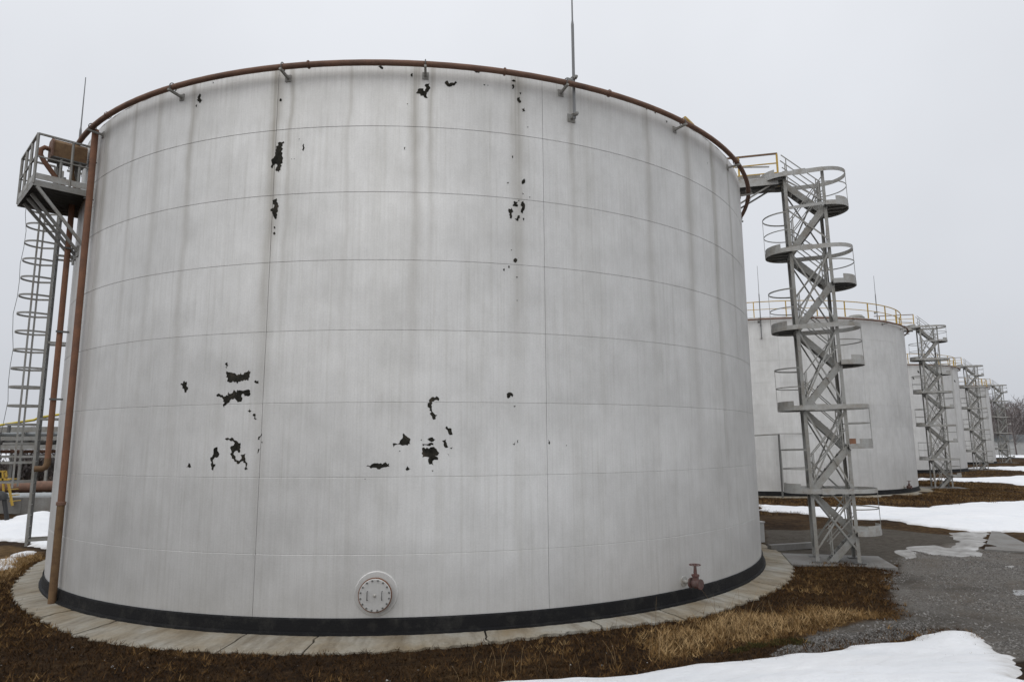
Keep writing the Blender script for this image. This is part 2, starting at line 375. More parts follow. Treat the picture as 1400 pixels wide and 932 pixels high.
# ------------------------------------------------------------------ snow and ice sheets
def sheet(name, P, mat, label, res=.12, thick=.16, slope=.35, wamp=.25, ws=1., bury=.05, kind='structure', rough=.02):
    P = np.asarray(P); lo, hi = P.min(0) - .6, P.max(0) + .6
    ax = np.arange(lo[0], hi[0], res); ay = np.arange(lo[1], hi[1], res); X, Y = np.meshgrid(ax, ay)
    d = sdist(P, X, Y) + wamp * wob(X, Y, ws)
    z = ground_h(X, Y) - bury + np.clip(np.where(d > 0, thick * (1 - np.exp(-d * slope / thick)), d * .6), -.3, 9) + np.clip(d, 0, 1) * rough * wob(X, Y, .8) + np.where(d > 0, bury * .9, 0) * np.clip(d * 6, 0, 1)
    keep = d > -.35
    q = keep[:-1, :-1] & keep[1:, :-1] & keep[:-1, 1:] & keep[1:, 1:]
    nx = len(ax); i = (np.arange(len(ay) - 1)[:, None] * nx + np.arange(nx - 1)[None])[q]
    f = np.stack([i, i + 1, i + nx + 1, i + nx], 1)
    used = np.unique(f); remap = np.zeros(X.size, int); remap[used] = np.arange(len(used))
    v = np.stack([X.ravel(), Y.ravel(), z.ravel()], 1)[used]
    me = np_mesh(name, v, remap[f], mat); at = me.attributes.new('thin', 'FLOAT', 'POINT'); at.data.foreach_set('value', np.clip(1 - d.ravel()[used] / .5, 0, 1).astype(np.float32))
    return tag(place(name, me), label, kind=kind)
P = polyworld([(560, 944), (640, 934), (760, 929), (870, 919), (960, 906), (1040, 899), (1100, 892), (1140, 889), (1180, 879), (1240, 872), (1275, 863), (1305, 861), (1325, 863), (1335, 856), (1342, 865), (1356, 880), (1385, 896), (1410, 918), (1440, 943)])
P = np.vstack([P, [[11.5, 6.5], [9, 2.5], [-2, 2.5]]])
sheet('snow', P, 'snow', 'white snow bank covering the near dike slope in the foreground', .06, .16, .35, .1, .9, rough=.03)
P = polyworld([(1030, 689), (1150, 692), (1260, 693), (1310, 690), (1345, 687), (1400, 683), (1450, 680), (1450, 728), (1400, 727), (1330, 727), (1290, 724), (1240, 716), (1205, 711), (1130, 708), (1080, 701), (1030, 697)])
sheet('snow', P, 'snow', 'broad snow strip between the gravel yard and the second tank', .2, .2, .25, .55, 1.6)
P = polyworld([(1250, 652.5), (1300, 654), (1350, 652), (1400, 650.5), (1450, 650), (1450, 667), (1400, 664), (1360, 659.5), (1300, 657.5), (1250, 657)])
sheet('snow', P, 'snow', 'snow strip between the second and third tanks', .45, .2, .2, .8, 3)
P = polyworld([(1322, 639.5), (1400, 637.5), (1450, 637), (1450, 645), (1400, 644), (1360, 641.5), (1322, 641.2)])
sheet('snow', P, 'snow', 'snow strip between the third and fourth tanks', .7, .2, .2, .8, 3)
sheet('snow', [(84, 133), (320, 160), (1500, 900), (1200, 1700), (-900, 1700), (-700, 300), (-140, 150), (40, 150)], 'snow', 'far snow-covered field beyond the tank farm', 7., .25, .1, 3, 20)
P = polyworld([(-60, 722), (0, 713), (20, 706), (45, 702), (70, 700), (110, 705), (110, 742), (60, 751), (36, 748), (25, 741), (0, 740), (-60, 748)])
sheet('snow', P, 'snow', 'snow drift behind the caged ladder at left', .15, .35, .35, .35, 1.2)
P = polyworld([(-60, 770), (0, 763), (30, 752), (62, 750), (32, 764), (22, 775), (0, 781), (-60, 795)])
sheet('snow', P, 'snow', 'thin snow tongue on the grass left of the concrete apron', .1, .07, .3, .22, .9)
def cr6(pts): return [(1080 + a / 4.375, 700 + b / 4.375) for a, b in pts]
P = polyworld(cr6([(610, 240), (700, 205), (860, 192), (950, 212), (985, 175), (940, 120), (1200, 116), (1170, 190), (1142, 266), (1010, 270), (840, 255), (745, 232), (770, 272), (690, 282)]))
sheet('puddle', P, 'dirty_snow', 'grey slush and meltwater sheet on the gravel yard', .1, .03, .15, .15, .8, .02, rough=.005)
P = polyworld(cr6([(1300, 462), (1400, 455), (1460, 470), (1460, 505), (1330, 508), (1310, 490)]))
sheet('puddle', P, 'wet_ice', 'small grey puddle at the right edge of the gravel', .08, .02, .15, .1, .6, .015, rough=.003)
P = polyworld(cr6([(1275, 322), (1320, 316), (1370, 325), (1330, 335)]))
sheet('snow', P, 'dirty_snow', 'thin leftover snow lens on the gravel yard', .08, .04, .2, .1, .6, .02)
P = polyworld(cr6([(1207, 120), (1260, 124), (1400, 190), (1480, 220), (1480, 250), (1165, 230)])); 
m = MB(); n = len(P); zt = .02
m.add([(x, y, float(ground_h(x, y)) + .06) for x, y in P] + [(x, y, -.3) for x, y in P], [tuple(range(n))[::-1] if sdist(P, [P[:, 0].mean()], [P[:, 1].mean()])[0] < 0 else tuple(range(n))] + [(i, (i + 1) % n, n + (i + 1) % n, n + i) for i in range(n)])
tag(m.build('pavement', 'concrete_grey'), 'worn concrete slab at the far edge of the gravel yard', kind='structure')
# ------------------------------------------------------------------ tanks
def cylpt(px, py, cx, cy, r):
    d = ray(px, py); a = d.x ** 2 + d.y ** 2; b = -(d.x * cx + d.y * cy); c = cx * cx + cy * cy - r * r; disc = b * b - a * c
    if disc < 0: return None
    t = (-b - math.sqrt(disc)) / a
    return math.atan2(d.y * t - cy, d.x * t - cx), CZ + d.z * t
GAP = .0012
def plate_mesh(k, j):
    a0 = R(SEAM0 + 30 * k) + .0045 / TR; a1 = R(SEAM0 + 30 * (k + 1)) - .0045 / TR; z0 = max(TH / NC * j + GAP, .02); z1 = TH / NC * (j + 1) - GAP
    if j == NC - 1: z1 = TH
    n = 20; m = MB(); ch = .009
    def ring(r, z, b0=0., ): return [(r * math.cos(a0 + (a1 - a0) * i / n), r * math.sin(a0 + (a1 - a0) * i / n), z) for i in range(n + 1)]
    def strip(A, B): m.add(A + B, [(i, i + 1, n + 2 + i, n + 1 + i) for i in range(n)], True)
    zz = [z0 + .004, z1 - ch]
    strip(ring(TR, zz[0]), ring(TR, zz[1])); strip(ring(TR, z1 - ch), ring(TR - ch * .8, z1)); strip(ring(TR - .004, z0), ring(TR, z0 + .004))
    for a, s_ in ((a0, 1), (a1, -1)):
        q = [(TR * math.cos(a), TR * math.sin(a), z0 + .004), (TR * math.cos(a), TR * math.sin(a), z1 - ch)]
        p = [((TR - .03) * math.cos(a), (TR - .03) * math.sin(a), z0 + .004), ((TR - .03) * math.cos(a), (TR - .03) * math.sin(a), z1 - ch)]
        m.add(q + p, [(0, 1, 3, 2) if s_ < 0 else (2, 3, 1, 0)])
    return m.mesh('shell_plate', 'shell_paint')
LAB = ['huge pale grey steel tank filling the picture, with dark peeled paint patches',
       'second steel tank in the row, behind the nearest stair tower', 'third steel tank in the row, partly hidden by the second tank', 'farthest steel tank at the end of the row']
tanks = []
PM = [[plate_mesh(k, j) for j in range(NC)] for k in range(12)]
shell_me = MB().lathe([(TR - .012, .0), (TR - .012, TH - .02)], 120).mesh('shell', 'weld')
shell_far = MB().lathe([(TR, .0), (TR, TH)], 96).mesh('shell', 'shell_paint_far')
roof_me = MB().lathe([(TR + .004, TH - .03), (TR + .004, TH + .002), (TR - .02, TH + .012), (8, TH + .22), (4, TH + .36), (.0, TH + .42)], 96).mesh('roof', 'steel_light')
skirt_me = MB().lathe([(TR + .018, .31), (TR + .035, .28), (TR + .05, .06), (TR + .10, .045), (TR + .12, -.12)], 120).mesh('foundation_skirt', 'bitumen')
for i, (cx, cy, zb) in enumerate(TANKS):
    t = tag(empty('storage_tank', (cx, cy, zb)), LAB[i], 'storage tank', 'row of steel storage tanks'); tanks.append(t)
    place('shell', shell_me if i < 2 else shell_far, t); place('roof', roof_me, t); place('foundation_skirt', skirt_me, t)
    if i < 2:
        for k in range(12):
            for j in range(NC): place('shell_plate', PM[(k + 5 * i) % 12][j], t, rz=R(150) * i * -1 if i else 0)
T1 = tanks[0]
# manhole on the near tank
def manhole(t, ang, zc, r0=.40):
    rz = R(ang); base = Matrix.Rotation(rz, 3, 'Z') @ Matrix.Rotation(R(90), 3, 'Y')
    ctr = Vector((TR * math.cos(rz), TR * math.sin(rz), zc)); out = Vector((math.cos(rz), math.sin(rz), 0)); tg = Vector((-math.sin(rz), math.cos(rz), 0))
    mh = MB().lathe([(r0 + .02, -.02), (r0 + .02, .016), (r0 + .005, .022), (.29, .022)], 40, ctr, base).build('manhole', 'shell_paint', t)
    mh['label'] = 'round bolted manhole low on the tank wall'
    MB().lathe([(.262, .0), (.262, .13)], 36, ctr, base).build('neck', 'steel_light', mh)
    MB().lathe([(.262, .13), (.326, .132), (.326, .156), (.20, .157)], 36, ctr, base).build('flange', 'rust_orange', mh)
    MB().lathe([(.306, .158), (.306, .178), (.298, .182), (0, .184)], 36, ctr, base).build('cover', 'shell_paint', mh)
    bm_ = MB().lathe([(.019, 0), (.019, .02), (.012, .034), (0, .034)], 6, smooth=False).mesh('bolt', 'steel_dark')
    for k in range(16):
        a = 2 * math.pi * (k + .5) / 16; p = ctr + out * .180 + tg * (.278 * math.cos(a)) + Vector((0, 0, .278 * math.sin(a)))
        b = place('bolt', bm_, mh, p); b.rotation_euler = base.to_euler()
    for sgn in (-1, 1):
        q = ctr + out * .184 + tg * (.14 * sgn)
        MB().tube([q + Vector((0, 0, .08)), q + Vector((0, 0, .08)) + out * .05, q - Vector((0, 0, .08)) + out * .05, q - Vector((0, 0, .08))], .009, 6).build('handle', 'steel_dark', mh)
    MB().lathe([(.03, .18), (.03, .2), (.016, .225), (0, .23)], 12, ctr, base).build('knob', 'steel_light', mh)
manhole(T1, -87.7, .76)
# peeled paint patches traced on the near tank
def patches(t, cx, cy, zb, lists, r):
    rj = random.Random(3)
    for (ox, oy, scl, polys) in lists:
        for poly in polys:
            pts = [cylpt(ox + a / scl, oy + b / scl, cx, cy, TR) for a, b in poly]
            if any(p is None for p in pts): continue
            uv = [Vector((a * TR, z - zb, 0)) for a, z in pts]
            size = max((p - q).length for p in uv for q in uv); fine = []
            for i, p in enumerate(uv):                                            # ragged edge
                q = uv[(i + 1) % len(uv)]; d = q - p; nn = max(1, min(9, int(d.length / .03))); nrm = Vector((-d.y, d.x, 0)).normalized()
                for k in range(nn):
                    j = 0 if k == 0 else rj.uniform(-.026, .026); fine.append(p + d * (k / nn) + nrm * j)
            tris = [list(tr) for tr in tessellate_polygon([fine])]; V = list(fine)
            if not tris: continue
            ch = True; it = 0
            while ch and it < 6:                                                  # split long edges so the patch bends with the wall
                ch = False; it += 1; new = []; mid = {}
                def mp(a, b):
                    kk = (min(a, b), max(a, b))
                    if kk not in mid: V.append((V[a] + V[b]) / 2); mid[kk] = len(V) - 1
                    return mid[kk]
                for a, b, c in tris:
                    L3 = [(abs(V[a].x - V[b].x), a, b, c), (abs(V[b].x - V[c].x), b, c, a), (abs(V[c].x - V[a].x), c, a, b)]
                    ln, p_, q_, o_ = max(L3)
                    if ln > .3: k = mp(p_, q_); new += [[p_, k, o_], [k, q_, o_]]; ch = True
                    else: new.append([a, b, c])
                tris = new
            rr = TR + .0035
            m = MB().add([(rr * math.cos(p.x / TR), rr * math.sin(p.x / TR), p.y) for p in V], tris)
            # make every triangle face outward
            ff = []
            for a, b, c in m.f:
                A, B, Cc = (Vector(m.v[i]) for i in (a, b, c)); nn = (B - A).cross(Cc - A)
                ff.append((a, b, c) if nn.x * A.x + nn.y * A.y > 0 else (a, c, b))
            m.f = ff
            m.build('paint_patch', 'bare_primer', t)
A_ = [[(420,172),(440,180),(470,185),(485,200),(510,183),(525,195),(545,180),(563,163),(567,190),(555,235),(530,228),(495,240),(487,255),(480,240),(450,245),(422,238)],
[(352,328),(375,318),(400,335),(430,330),(432,305),(445,318),(465,292),(475,300),(480,325),(487,292),(530,297),(562,290),(567,328),(545,330),(525,315),(512,335),(518,355),(500,368),(485,362),(470,345),(440,360),(415,390),(403,405),(400,355),(380,340)],
[(125,260),(150,235),(165,240),(162,265),(173,275),(165,295),(152,310),(148,285)],[(593,240),(605,230),(610,238),(622,235),(622,252),(605,250)],[(552,425),(565,412),(577,425),(565,437)],[(588,445),(600,443),(611,478),(602,482)],
[(315,735),(335,700),(338,665),(360,655),(360,680),(373,700),(368,715),(345,720),(330,740),(335,765),(348,765),(333,805),(320,775)],
[(408,602),(430,597),(460,598),(468,612),(490,622),(508,630),(503,690),(470,685),(462,700),(475,730),(500,745),(515,730),(508,705),(540,697),(535,720),(550,770),(553,795),(535,803),(540,770),(525,745),(495,765),(470,750),(447,710),(447,650),(465,645),(470,630),(440,615)],
[(163,785),(178,757),(192,783)],[(618,608),(622,590),(645,568),(635,590),(628,610)],[(613,698),(620,668),(630,668),(622,690)],[(415,120),(425,118),(422,155),(412,150)],[(640,622),(648,620),(645,634)]]
B_ = [[(505,115),(555,105),(558,130),(535,125),(515,135),(512,155),(515,185),(530,210),(550,220),(540,245),(525,250),(508,220),(505,180),(488,155),(500,140)],
[(265,400),(285,400),(310,395),(320,375),(335,335),(345,348),(370,365),(378,405),(340,412),(315,408),(290,408),(272,425)],[(97,548),(130,535),(180,530),(190,525),(243,527),(246,550),(215,552),(170,565),(125,560)],
[(452,430),(475,435),(505,425),(530,422),(545,435),(562,460),(555,475),(535,480),(555,490),(555,505),(520,512),(525,540),(500,535),(492,515),(498,490),(470,485),(455,490),(450,465)],
[(487,375),(510,362),(537,375),(525,388),(500,385)],[(602,297),(612,290),(620,305),(640,305),(648,345),(630,348),(618,325)],[(580,385),(605,375),(612,410),(620,425),(605,430),(590,410)],[(455,403),(490,405),(525,400),(525,412),(480,410),(458,418)],
[(347,565),(360,545),(370,560),(388,565),(365,572)],[(993,85),(1005,75),(1028,80),(1030,105),(1018,95),(1000,115)],[(1030,405),(1045,390),(1043,412)],[(1060,380),(1070,378),(1062,400)],[(1255,375),(1265,385),(1266,408),(1258,400)],
[(630,430),(648,425),(640,437)],[(612,465),(625,475),(622,482)],[(305,445),(315,447),(312,456)],[(513,572),(525,572),(522,582)],[(1035,165),(1050,158),(1045,170)],[(443,378),(452,374),(450,385)],[(1370,412),(1378,410),(1375,418)],[(85,625),(93,624),(90,632)]]
C_ = [[(218,140),(235,132),(263,128),(255,160),(250,195),(248,235),(253,280),(240,320),(230,362),(218,350),(200,345),(205,328),(216,312),(212,298),(196,298),(185,312),(178,330),(168,310),(175,260),(190,245),(205,205),(205,165),(222,160)],
[(187,565),(210,555),(220,590),(218,640),(210,690),(203,712),(185,690),(178,655),(163,650),(175,630),(188,625),(182,585)],[(188,765),(198,765),(200,780),(190,782)],[(182,815),(195,805),(202,820),(190,830)],[(403,160),(413,145),(416,185),(408,203),(401,190)],[(376,108),(382,108),(381,130)],[(319,260),(325,258),(323,265)],[(338,258),(344,256),(343,264)]]
D_ = [[(413,315),(425,290),(450,285),(470,302),(478,285),(472,260),(500,250),(505,285),(492,305),(480,330),(490,345),(465,342),(440,320)],[(602,240),(615,235),(625,255),(655,250),(668,238),(675,250),(640,272),(615,272),(603,260)],[(1058,345),(1075,340),(1083,375),(1070,378)],[(1087,415),(1105,408),(1110,430),(1092,437)],
[(1022,235),(1035,228),(1050,240),(1035,243)],[(1030,258),(1038,262),(1030,290),(1025,285)],[(168,150),(185,135),(205,150),(203,162),(185,155)],[(785,175),(805,168),(828,178),(815,188),(795,185)],[(1087,875),(1105,860),(1110,885),(1095,895)],[(338,660),(347,658),(345,675),(337,672)],[(1025,715),(1032,712),(1032,728),(1026,728)],[(385,190),(392,188),(390,212),(384,210)],[(482,215),(488,220),(487,235)],
[(840,262),(855,258),(852,268)],[(868,262),(876,264),(871,270)],[(1122,527),(1130,530),(1125,536)],[(355,382),(363,380),(360,388)],[(1072,312),(1084,310),(1080,326)],[(993,885),(1003,881),(1000,892)]]
E_ = [[(310,120),(328,103),(330,125),(318,138)],[(232,285),(250,272),(258,285),(252,310),(250,335),(240,330),(240,305)],[(262,238),(285,235),(280,250),(288,265),(270,262),(258,262)],[(308,240),(320,232),(330,265),(325,285),(318,305),(305,298),(310,275)],[(270,335),(285,325),(298,315),(300,330),(290,350),(280,345)],[(262,572),(272,562),(286,575),(275,590),(263,583)],[(232,607),(240,607),(240,620),(233,620)],[(203,625),(212,623),(211,637),(203,635)],
[(277,670),(287,670),(283,680)],[(247,513),(255,514),(251,520)],[(280,805),(287,806),(284,812)],[(316,330),(326,332),(322,347)],[(226,124),(236,126),(231,133)],[(310,180),(322,192),(316,196)],[(288,228),(298,226),(294,236)],[(352,208),(361,209),(357,215)],[(280,558),(298,560),(290,564)]]
F_ = [[(587,240),(600,212),(605,215),(602,230),(612,240),(598,252)],[(940,235),(946,232),(947,245),(939,245)],[(655,160),(660,165),(656,170)],[(967,160),(972,162),(970,175)],[(583,262),(589,258),(587,270)]]
G_ = [[(445,462),(450,460),(449,468)],[(528,512),(535,514),(531,522)],[(705,693),(708,688),(707,702)],[(480,478),(486,476),(484,484)]]
patches(T1, *TANKS[0], [(220, 470, 4.6615, A_), (480, 520, 4.6667, B_), (340, 170, 5.48, C_), (480, 60, 4.66, D_), (640, 220, 4.236, E_), (80, 60, 3.1075, F_), (740, 0, 3.1067, G_)], TR)
patches(tanks[2], *TANKS[2], [(1200, 410, 7., [[(378, 672), (395, 680), (400, 700), (385, 695)], [(328, 735), (340, 738), (352, 762), (338, 757)], [(728, 765), (740, 770), (746, 790), (735, 783)]])], TR)
# ------------------------------------------------------------------ concrete aprons
AP_PX = [(62, 764), (35, 786), (18, 812), (50, 843), (100, 868), (160, 881), (250, 890), (350, 894), (440, 895), (560, 890), (663, 881), (760, 869), (850, 858), (957, 844), (1018, 825), (1075, 798)]
AP_A, AP_R = [], []
for q in AP_PX:
    x, y = hit(*q); AP_A.append(math.degrees(math.atan2(y - TANKS[0][1], x - TANKS[0][0]))); AP_R.append(math.hypot(x - TANKS[0][0], y - TANKS[0][1]))
_o = np.argsort(AP_A); AP_A = [-180.] + [AP_A[k] for k in _o] + [180.]; AP_R = [12.2] + [AP_R[k] for k in _o] + [12.2]
def edge_radius(a): return np.interp(a, AP_A, AP_R) + .035 * np.sin(np.asarray(a) * 2.3) + .03 * np.sin(np.asarray(a) * 5.1) + .02 * np.sin(np.asarray(a) * 11.7 + 1)
def apron(i, cuts, label, rout=12.46):
    cx, cy, zb = TANKS[i]; root = tag(empty('apron', (cx, cy, zb)), label, kind='structure'); rj = random.Random(i + 11)
    for k in range(len(cuts)):
        a0, a1 = cuts[k], cuts[(k + 1) % len(cuts)]
        if a1 <= a0: a1 += 360
        n = max(6, int((a1 - a0) * 2.2)); top = []; bot = []
        def jag(a, r, sd): return a + .12 * math.sin(r * 9 + sd) + .09 * math.sin(r * 23 + sd * 2)
        rows = [TR + .06, 11.6, 11.75, 11.85, None]; V = []; tilt = rj.uniform(-.012, .012)
        for q in range(n + 1):
            f = q / n; base = a0 + (a1 - a0) * f
            for r in rows:
                if r is None and i == 0: r = float(edge_radius((base + 180) % 360 - 180))
                if r is None: r = rout + .10 * math.sin(base * .55 + i) + .07 * math.sin(base * 1.7) + .035 * math.sin(base * 4.1)
                a = base
                if q == 0: a = jag(a0, r, a0) + .10
                if q == n: a = jag(a1, r, a1 if a1 < 180 else a1 - 360) - .10
                V.append((r * math.cos(R(a)), r * math.sin(R(a)), .012 - .075 * (r - TR) + tilt * (f - .5) + rj.uniform(-.004, .004)))
        m = MB(); nr = len(rows)
        m.add(V, [(q * nr + j, q * nr + j + 1, (q + 1) * nr + j + 1, (q + 1) * nr + j) for q in range(n) for j in range(nr - 1)], False)
        E1 = [q * nr + nr - 1 for q in range(n + 1)]; S0 = list(range(nr)); S1 = [n * nr + j for j in range(nr)]
        for line, fl in ((E1, 0), (S0, 0), (S1, 1)):
            vs = [V[q] for q in line] + [(V[q][0], V[q][1], V[q][2] - .16) for q in line]; c = len(line)
            m.add(vs, [(q, c + q, c + q + 1, q + 1) if not fl else (q, q + 1, c + q + 1, c + q) for q in range(c - 1)])
        m.build('slab', 'concrete', root)
    return root
def ang_at(px, py):
    x, y = hit(px, py); return math.degrees(math.atan2(y - TANKS[0][1], x - TANKS[0][0]))
cuts = [-172, ang_at(70, 797), ang_at(112, 836), ang_at(128, 862), ang_at(335, 874), ang_at(428, 882), ang_at(664, 873), ang_at(800, 850), ang_at(936, 848), -35, -18, -4, 20, 45, 70, 95, 120, 145, 165]
cuts = sorted(a if a > -180 else a + 360 for a in cuts)
apron(0, cuts, 'cracked concrete apron around the foot of the near tank')
apron(1, list(range(-175, 180, 22)), 'narrow concrete apron around the second tank', 12.2)
# ------------------------------------------------------------------ pipe ring under the rim
def ring_pipe(i, label, mat, cx, cy, zb, seg=160):
    root = tag(empty('ring_pipe', (cx, cy, zb)), label, 'pipe', 'foam pipe rings under the tank rims')
    r, z = 11.6, 11.74
    MB().tube([(r * math.cos(2 * math.pi * k / seg), r * math.sin(2 * math.pi * k / seg), z) for k in range(seg)], .066 if i == 0 else .055, 10, True).build('pipe', mat, root)
    br = MB(); br.bar((TR - .01, 0, z - .13), (r + .12, 0, z - .105), .05, .05); br.box((TR + .008, 0, z - .13), (.016, .14, .16))
    bme = br.mesh('bracket', 'steel'); cl = MB().tube([(r + .09 * math.cos(t), 0, z + .09 * math.sin(t)) for t in (R(-40 + 26 * k) for k in range(11))], .012, 6).mesh('clamp', 'steel_dark')
    for a in BR_ANG[i]:
        b = place('bracket', bme, root, rz=R(a)); place('clamp', cl, b)
    if i == 0:
        for a in (-126.4, -96.1, -75, -62, -33, -16):
            MB().lathe([(.08, -.02), (.088, -.015), (.088, .015), (.08, .02)], 12, (r * math.cos(R(a)), r * math.sin(R(a)), z), Matrix.Rotation(R(a), 3, 'Z') @ Matrix.Rotation(R(90), 3, 'X')).build('weld_collar', 'rust_brown', root)
    return root
BR_ANG = {0: [-131.2, -113.4, -99.0, -83.6, -67.8, -49.5, -33.0, -20, -6, 10, 30, 60, 90, 120, 150, 180, -165, -148], 1: list(range(-170, 190, 16)), 2: list(range(-170, 190, 20)), 3: list(range(-170, 190, 24))}
for i, t in enumerate(TANKS): ring_pipe(i, ['rust-brown pipe ring clamped under the rim of the near tank', 'thin reddish pipe ring around the rim of the second tank', 'thin reddish pipe ring around the rim of the third tank', 'thin reddish pipe ring around the rim of the farthest tank'][i], 'rust_brown', *t)
# downpipe in front, left
def polar(a, r, z, c=TANKS[0]): return Vector((c[0] + r * math.cos(R(a)), c[1] + r * math.sin(R(a)), c[2] + z))
fx, fy = -10.80, 16.44
t = tag(empty('downpipe', (fx, fy, -.03)), 'rusty orange downpipe running from rim to apron at left edge of tank', 'pipe')
MB().tube([(0, 0, 2.3), (0, 0, 11.78)], .078, 12).build('pipe', 'rust_orange', t)
MB().tube([(0, 0, 0), (0, 0, .02), (0, 0, 2.3)], [.088, .088, .083], 12).build('lower_pipe', 'rust_olive', t)
MB().lathe([(.09, 2.26), (.105, 2.27), (.105, 2.34), (.09, 2.35)], 14).build('collar', 'rust_brown', t)
MB().lathe([(.09, 0), (.15, .0), (.15, .015), (.0, .016)], 14).build('foot_plate', 'rust_brown', t)
_dir = (Vector((TANKS[0][0], TANKS[0][1], 0)) - Vector((fx, fy, 0))).normalized()
for z in (9.9, 10.9): MB().bar(_dir * .1 + Vector((0, 0, z)), _dir * -.12 + Vector((0, 0, z)), .03, .03).build('clip', 'steel_dark', t)
# ------------------------------------------------------------------ service platform, foam generator and caged ladder (left)
PA = -135.3; er = Vector((math.cos(R(PA)), math.sin(R(PA)), 0)); et = Vector((math.sin(R(PA)), -math.cos(R(PA)), 0))   # et runs away from the camera round the tank
PZ = 10.2; PLn = 2.15; PD = 1.22
c0 = Vector((TANKS[0][0], TANKS[0][1], 0)) + er * TR + Vector((0, 0, PZ))       # inner near corner
t = tag(empty('service_platform', c0, 0), 'grey steel platform with railing high on the left of the near tank', 'platform')
def pp(d, l, z=0): return er * d + et * l + Vector((0, 0, z))
m = MB(); V = [pp(-.2, 0, .1), pp(PD, 0, .1), pp(PD, PLn, .1), pp(-.55, PLn, .1)]
m.add(V + [q - Vector((0, 0, .012)) for q in V], [(0, 1, 2, 3), (7, 6, 5, 4)]); m.build('deck', 'steel', t)
for a, b, nm in ((pp(0, -.006), pp(PD, -.006), 'edge_beam'), (pp(PD + .006, 0), pp(PD + .006, PLn), 'edge_beam'), (pp(-.3, PLn + .006), pp(PD, PLn + .006), 'edge_beam')):
    MB().bar(a + Vector((0, 0, .02)), b + Vector((0, 0, .02)), .012, .16).build(nm, 'steel', t)
    MB().bar(a + Vector((0, 0, .20)), b + Vector((0, 0, .20)), .008, .16).build('toe_board', 'steel_light', t)
for k in range(9): MB().bar(pp(-.1, .12 + k * .235, .03), pp(PD - .02, .12 + k * .235, .03), .012, .1).build('grating_bar', 'steel_dark', t)
for l in (0, .72, 1.43, PLn): 
    MB().bar(pp(PD, l, 0), pp(PD, l, 1.32), .05, .05).build('post', 'steel', t)
for l in (0, PLn):
    MB().bar(pp(.45, l, .1), pp(.45, l, 1.32), .045, .045).build('post', 'steel', t)
for z in (1.32, .72):
    w = .055 if z > 1 else .04
    MB().bar(pp(-.05, 0, z), pp(PD, 0, z), w, w * .8).build('rail', 'steel', t); MB().bar(pp(PD, 0, z), pp(PD, PLn, z), w, w * .8).build('rail', 'steel', t); MB().bar(pp(.45, PLn, z), pp(PD, PLn, z), w, w * .8).build('rail', 'steel', t)
for l in (.02, .75, 1.2, 1.75):                                               # sloping struts down to the wall
    d_in = -(math.sqrt(max(TR ** 2 - l ** 2, 0)) - TR) * -1
    MB().bar(pp(PD - .08, l, -.06), pp(d_in + .03, l, -1.38), .07, .07).build('strut', 'steel', t)
    MB().box(pp(d_in + .012, l, -1.38), (.2, .05, .3), Matrix.Rotation(R(PA + 90), 3, 'Z')).build('strut_plate', 'steel', t)
# foam generator box
t = tag(empty('foam_generator', c0 + pp(.0, .55, 0)), 'rusty foam chamber box with bent pipes above the left service platform', 'chamber')
m = MB(); prof = [(-.24, -.23), (.24, -.23), (.24, .16), (.17, .25), (-.17, .25), (-.24, .16)]
def bx(d, a, z): return er * d + et * a + Vector((0, 0, z + 1.18))
for d0, d1 in ((.06, .82),):
    n = len(prof); vs = [bx(d0, a, z) for a, z in prof] + [bx(d1, a, z) for a, z in prof]
    m.add(vs, [(i, (i + 1) % n, n + (i + 1) % n, n + i) for i in range(n)] + [tuple(range(n))[::-1], tuple(range(n, 2 * n))])
m.build('chamber', 'rust_olive', t)
m = MB(); n = len(prof); vs = [bx(.82, a * 1.1, z * 1.1) for a, z in prof] + [bx(.86, a * 1.1, z * 1.1) for a, z in prof]
m.add(vs, [(i, (i + 1) % n, n + (i + 1) % n, n + i) for i in range(n)] + [tuple(range(n))[::-1], tuple(range(n, 2 * n))]); m.build('flange', 'rust_brown', t)
MB().box(bx(.45, 0, -.25), (.5, .8, .03), Matrix.Rotation(R(PA + 90), 3, 'Z')).build('base_plate', 'steel_dark', t)
MB().tube([bx(.86, 0, 0), bx(.98, 0, .02), bx(1.06, 0, -.06), bx(1.06, 0, -.2), bx(.98, 0, -.34), bx(.62, 0, -.8), bx(.45, 0, -1.02)], .062, 10).build('inlet_pipe', 'rust_orange', t)
MB().tube([bx(.32, .05, -.25), bx(.32, .05, -.5), bx(.22, .1, -.8), bx(.22, .1, -1.1)], .05, 10).build('drain_pipe', 'rust_olive', t)
for d in (.2, .62): MB().bar(bx(d, .2, -1.08), bx(d, .2, -.25), .05, .05).build('stand', 'steel', t)
for d in (.2, .62): MB().bar(bx(d, -.2, -1.08), bx(d, -.2, -.25), .05, .05).build('stand', 'steel', t)
# riser pipe below the platform
rp = polar(-141.2, TR + .2, 3.05)
t = tag(empty('riser_pipe', rp), 'rusty riser pipe with elbow at its lower end beside the caged ladder', 'pipe')
_o = Vector((math.cos(R(-141.2)), math.sin(R(-141.2)), 0)); _t = Vector((math.sin(R(-141.2)), -math.cos(R(-141.2)), 0))
MB().tube([(0, 0, .25), (0, 0, 7.2)], .072, 12).build('pipe', 'rust_orange', t)
MB().tube([_o * .26 + _t * .05, _o * .12 + _t * .02, _o * .04 + Vector((0, 0, .03)), Vector((0, 0, .12)), Vector((0, 0, .27))], .08, 10).build('elbow', 'rust_olive', t)
for z in (1.8, 3.6, 5.9): MB().bar(-_o * .2 + Vector((0, 0, z)) - _t * .09, _o * .1 + Vector((0, 0, z)) - _t * .09, .03, .05).build('bracket', 'steel_dark', t)
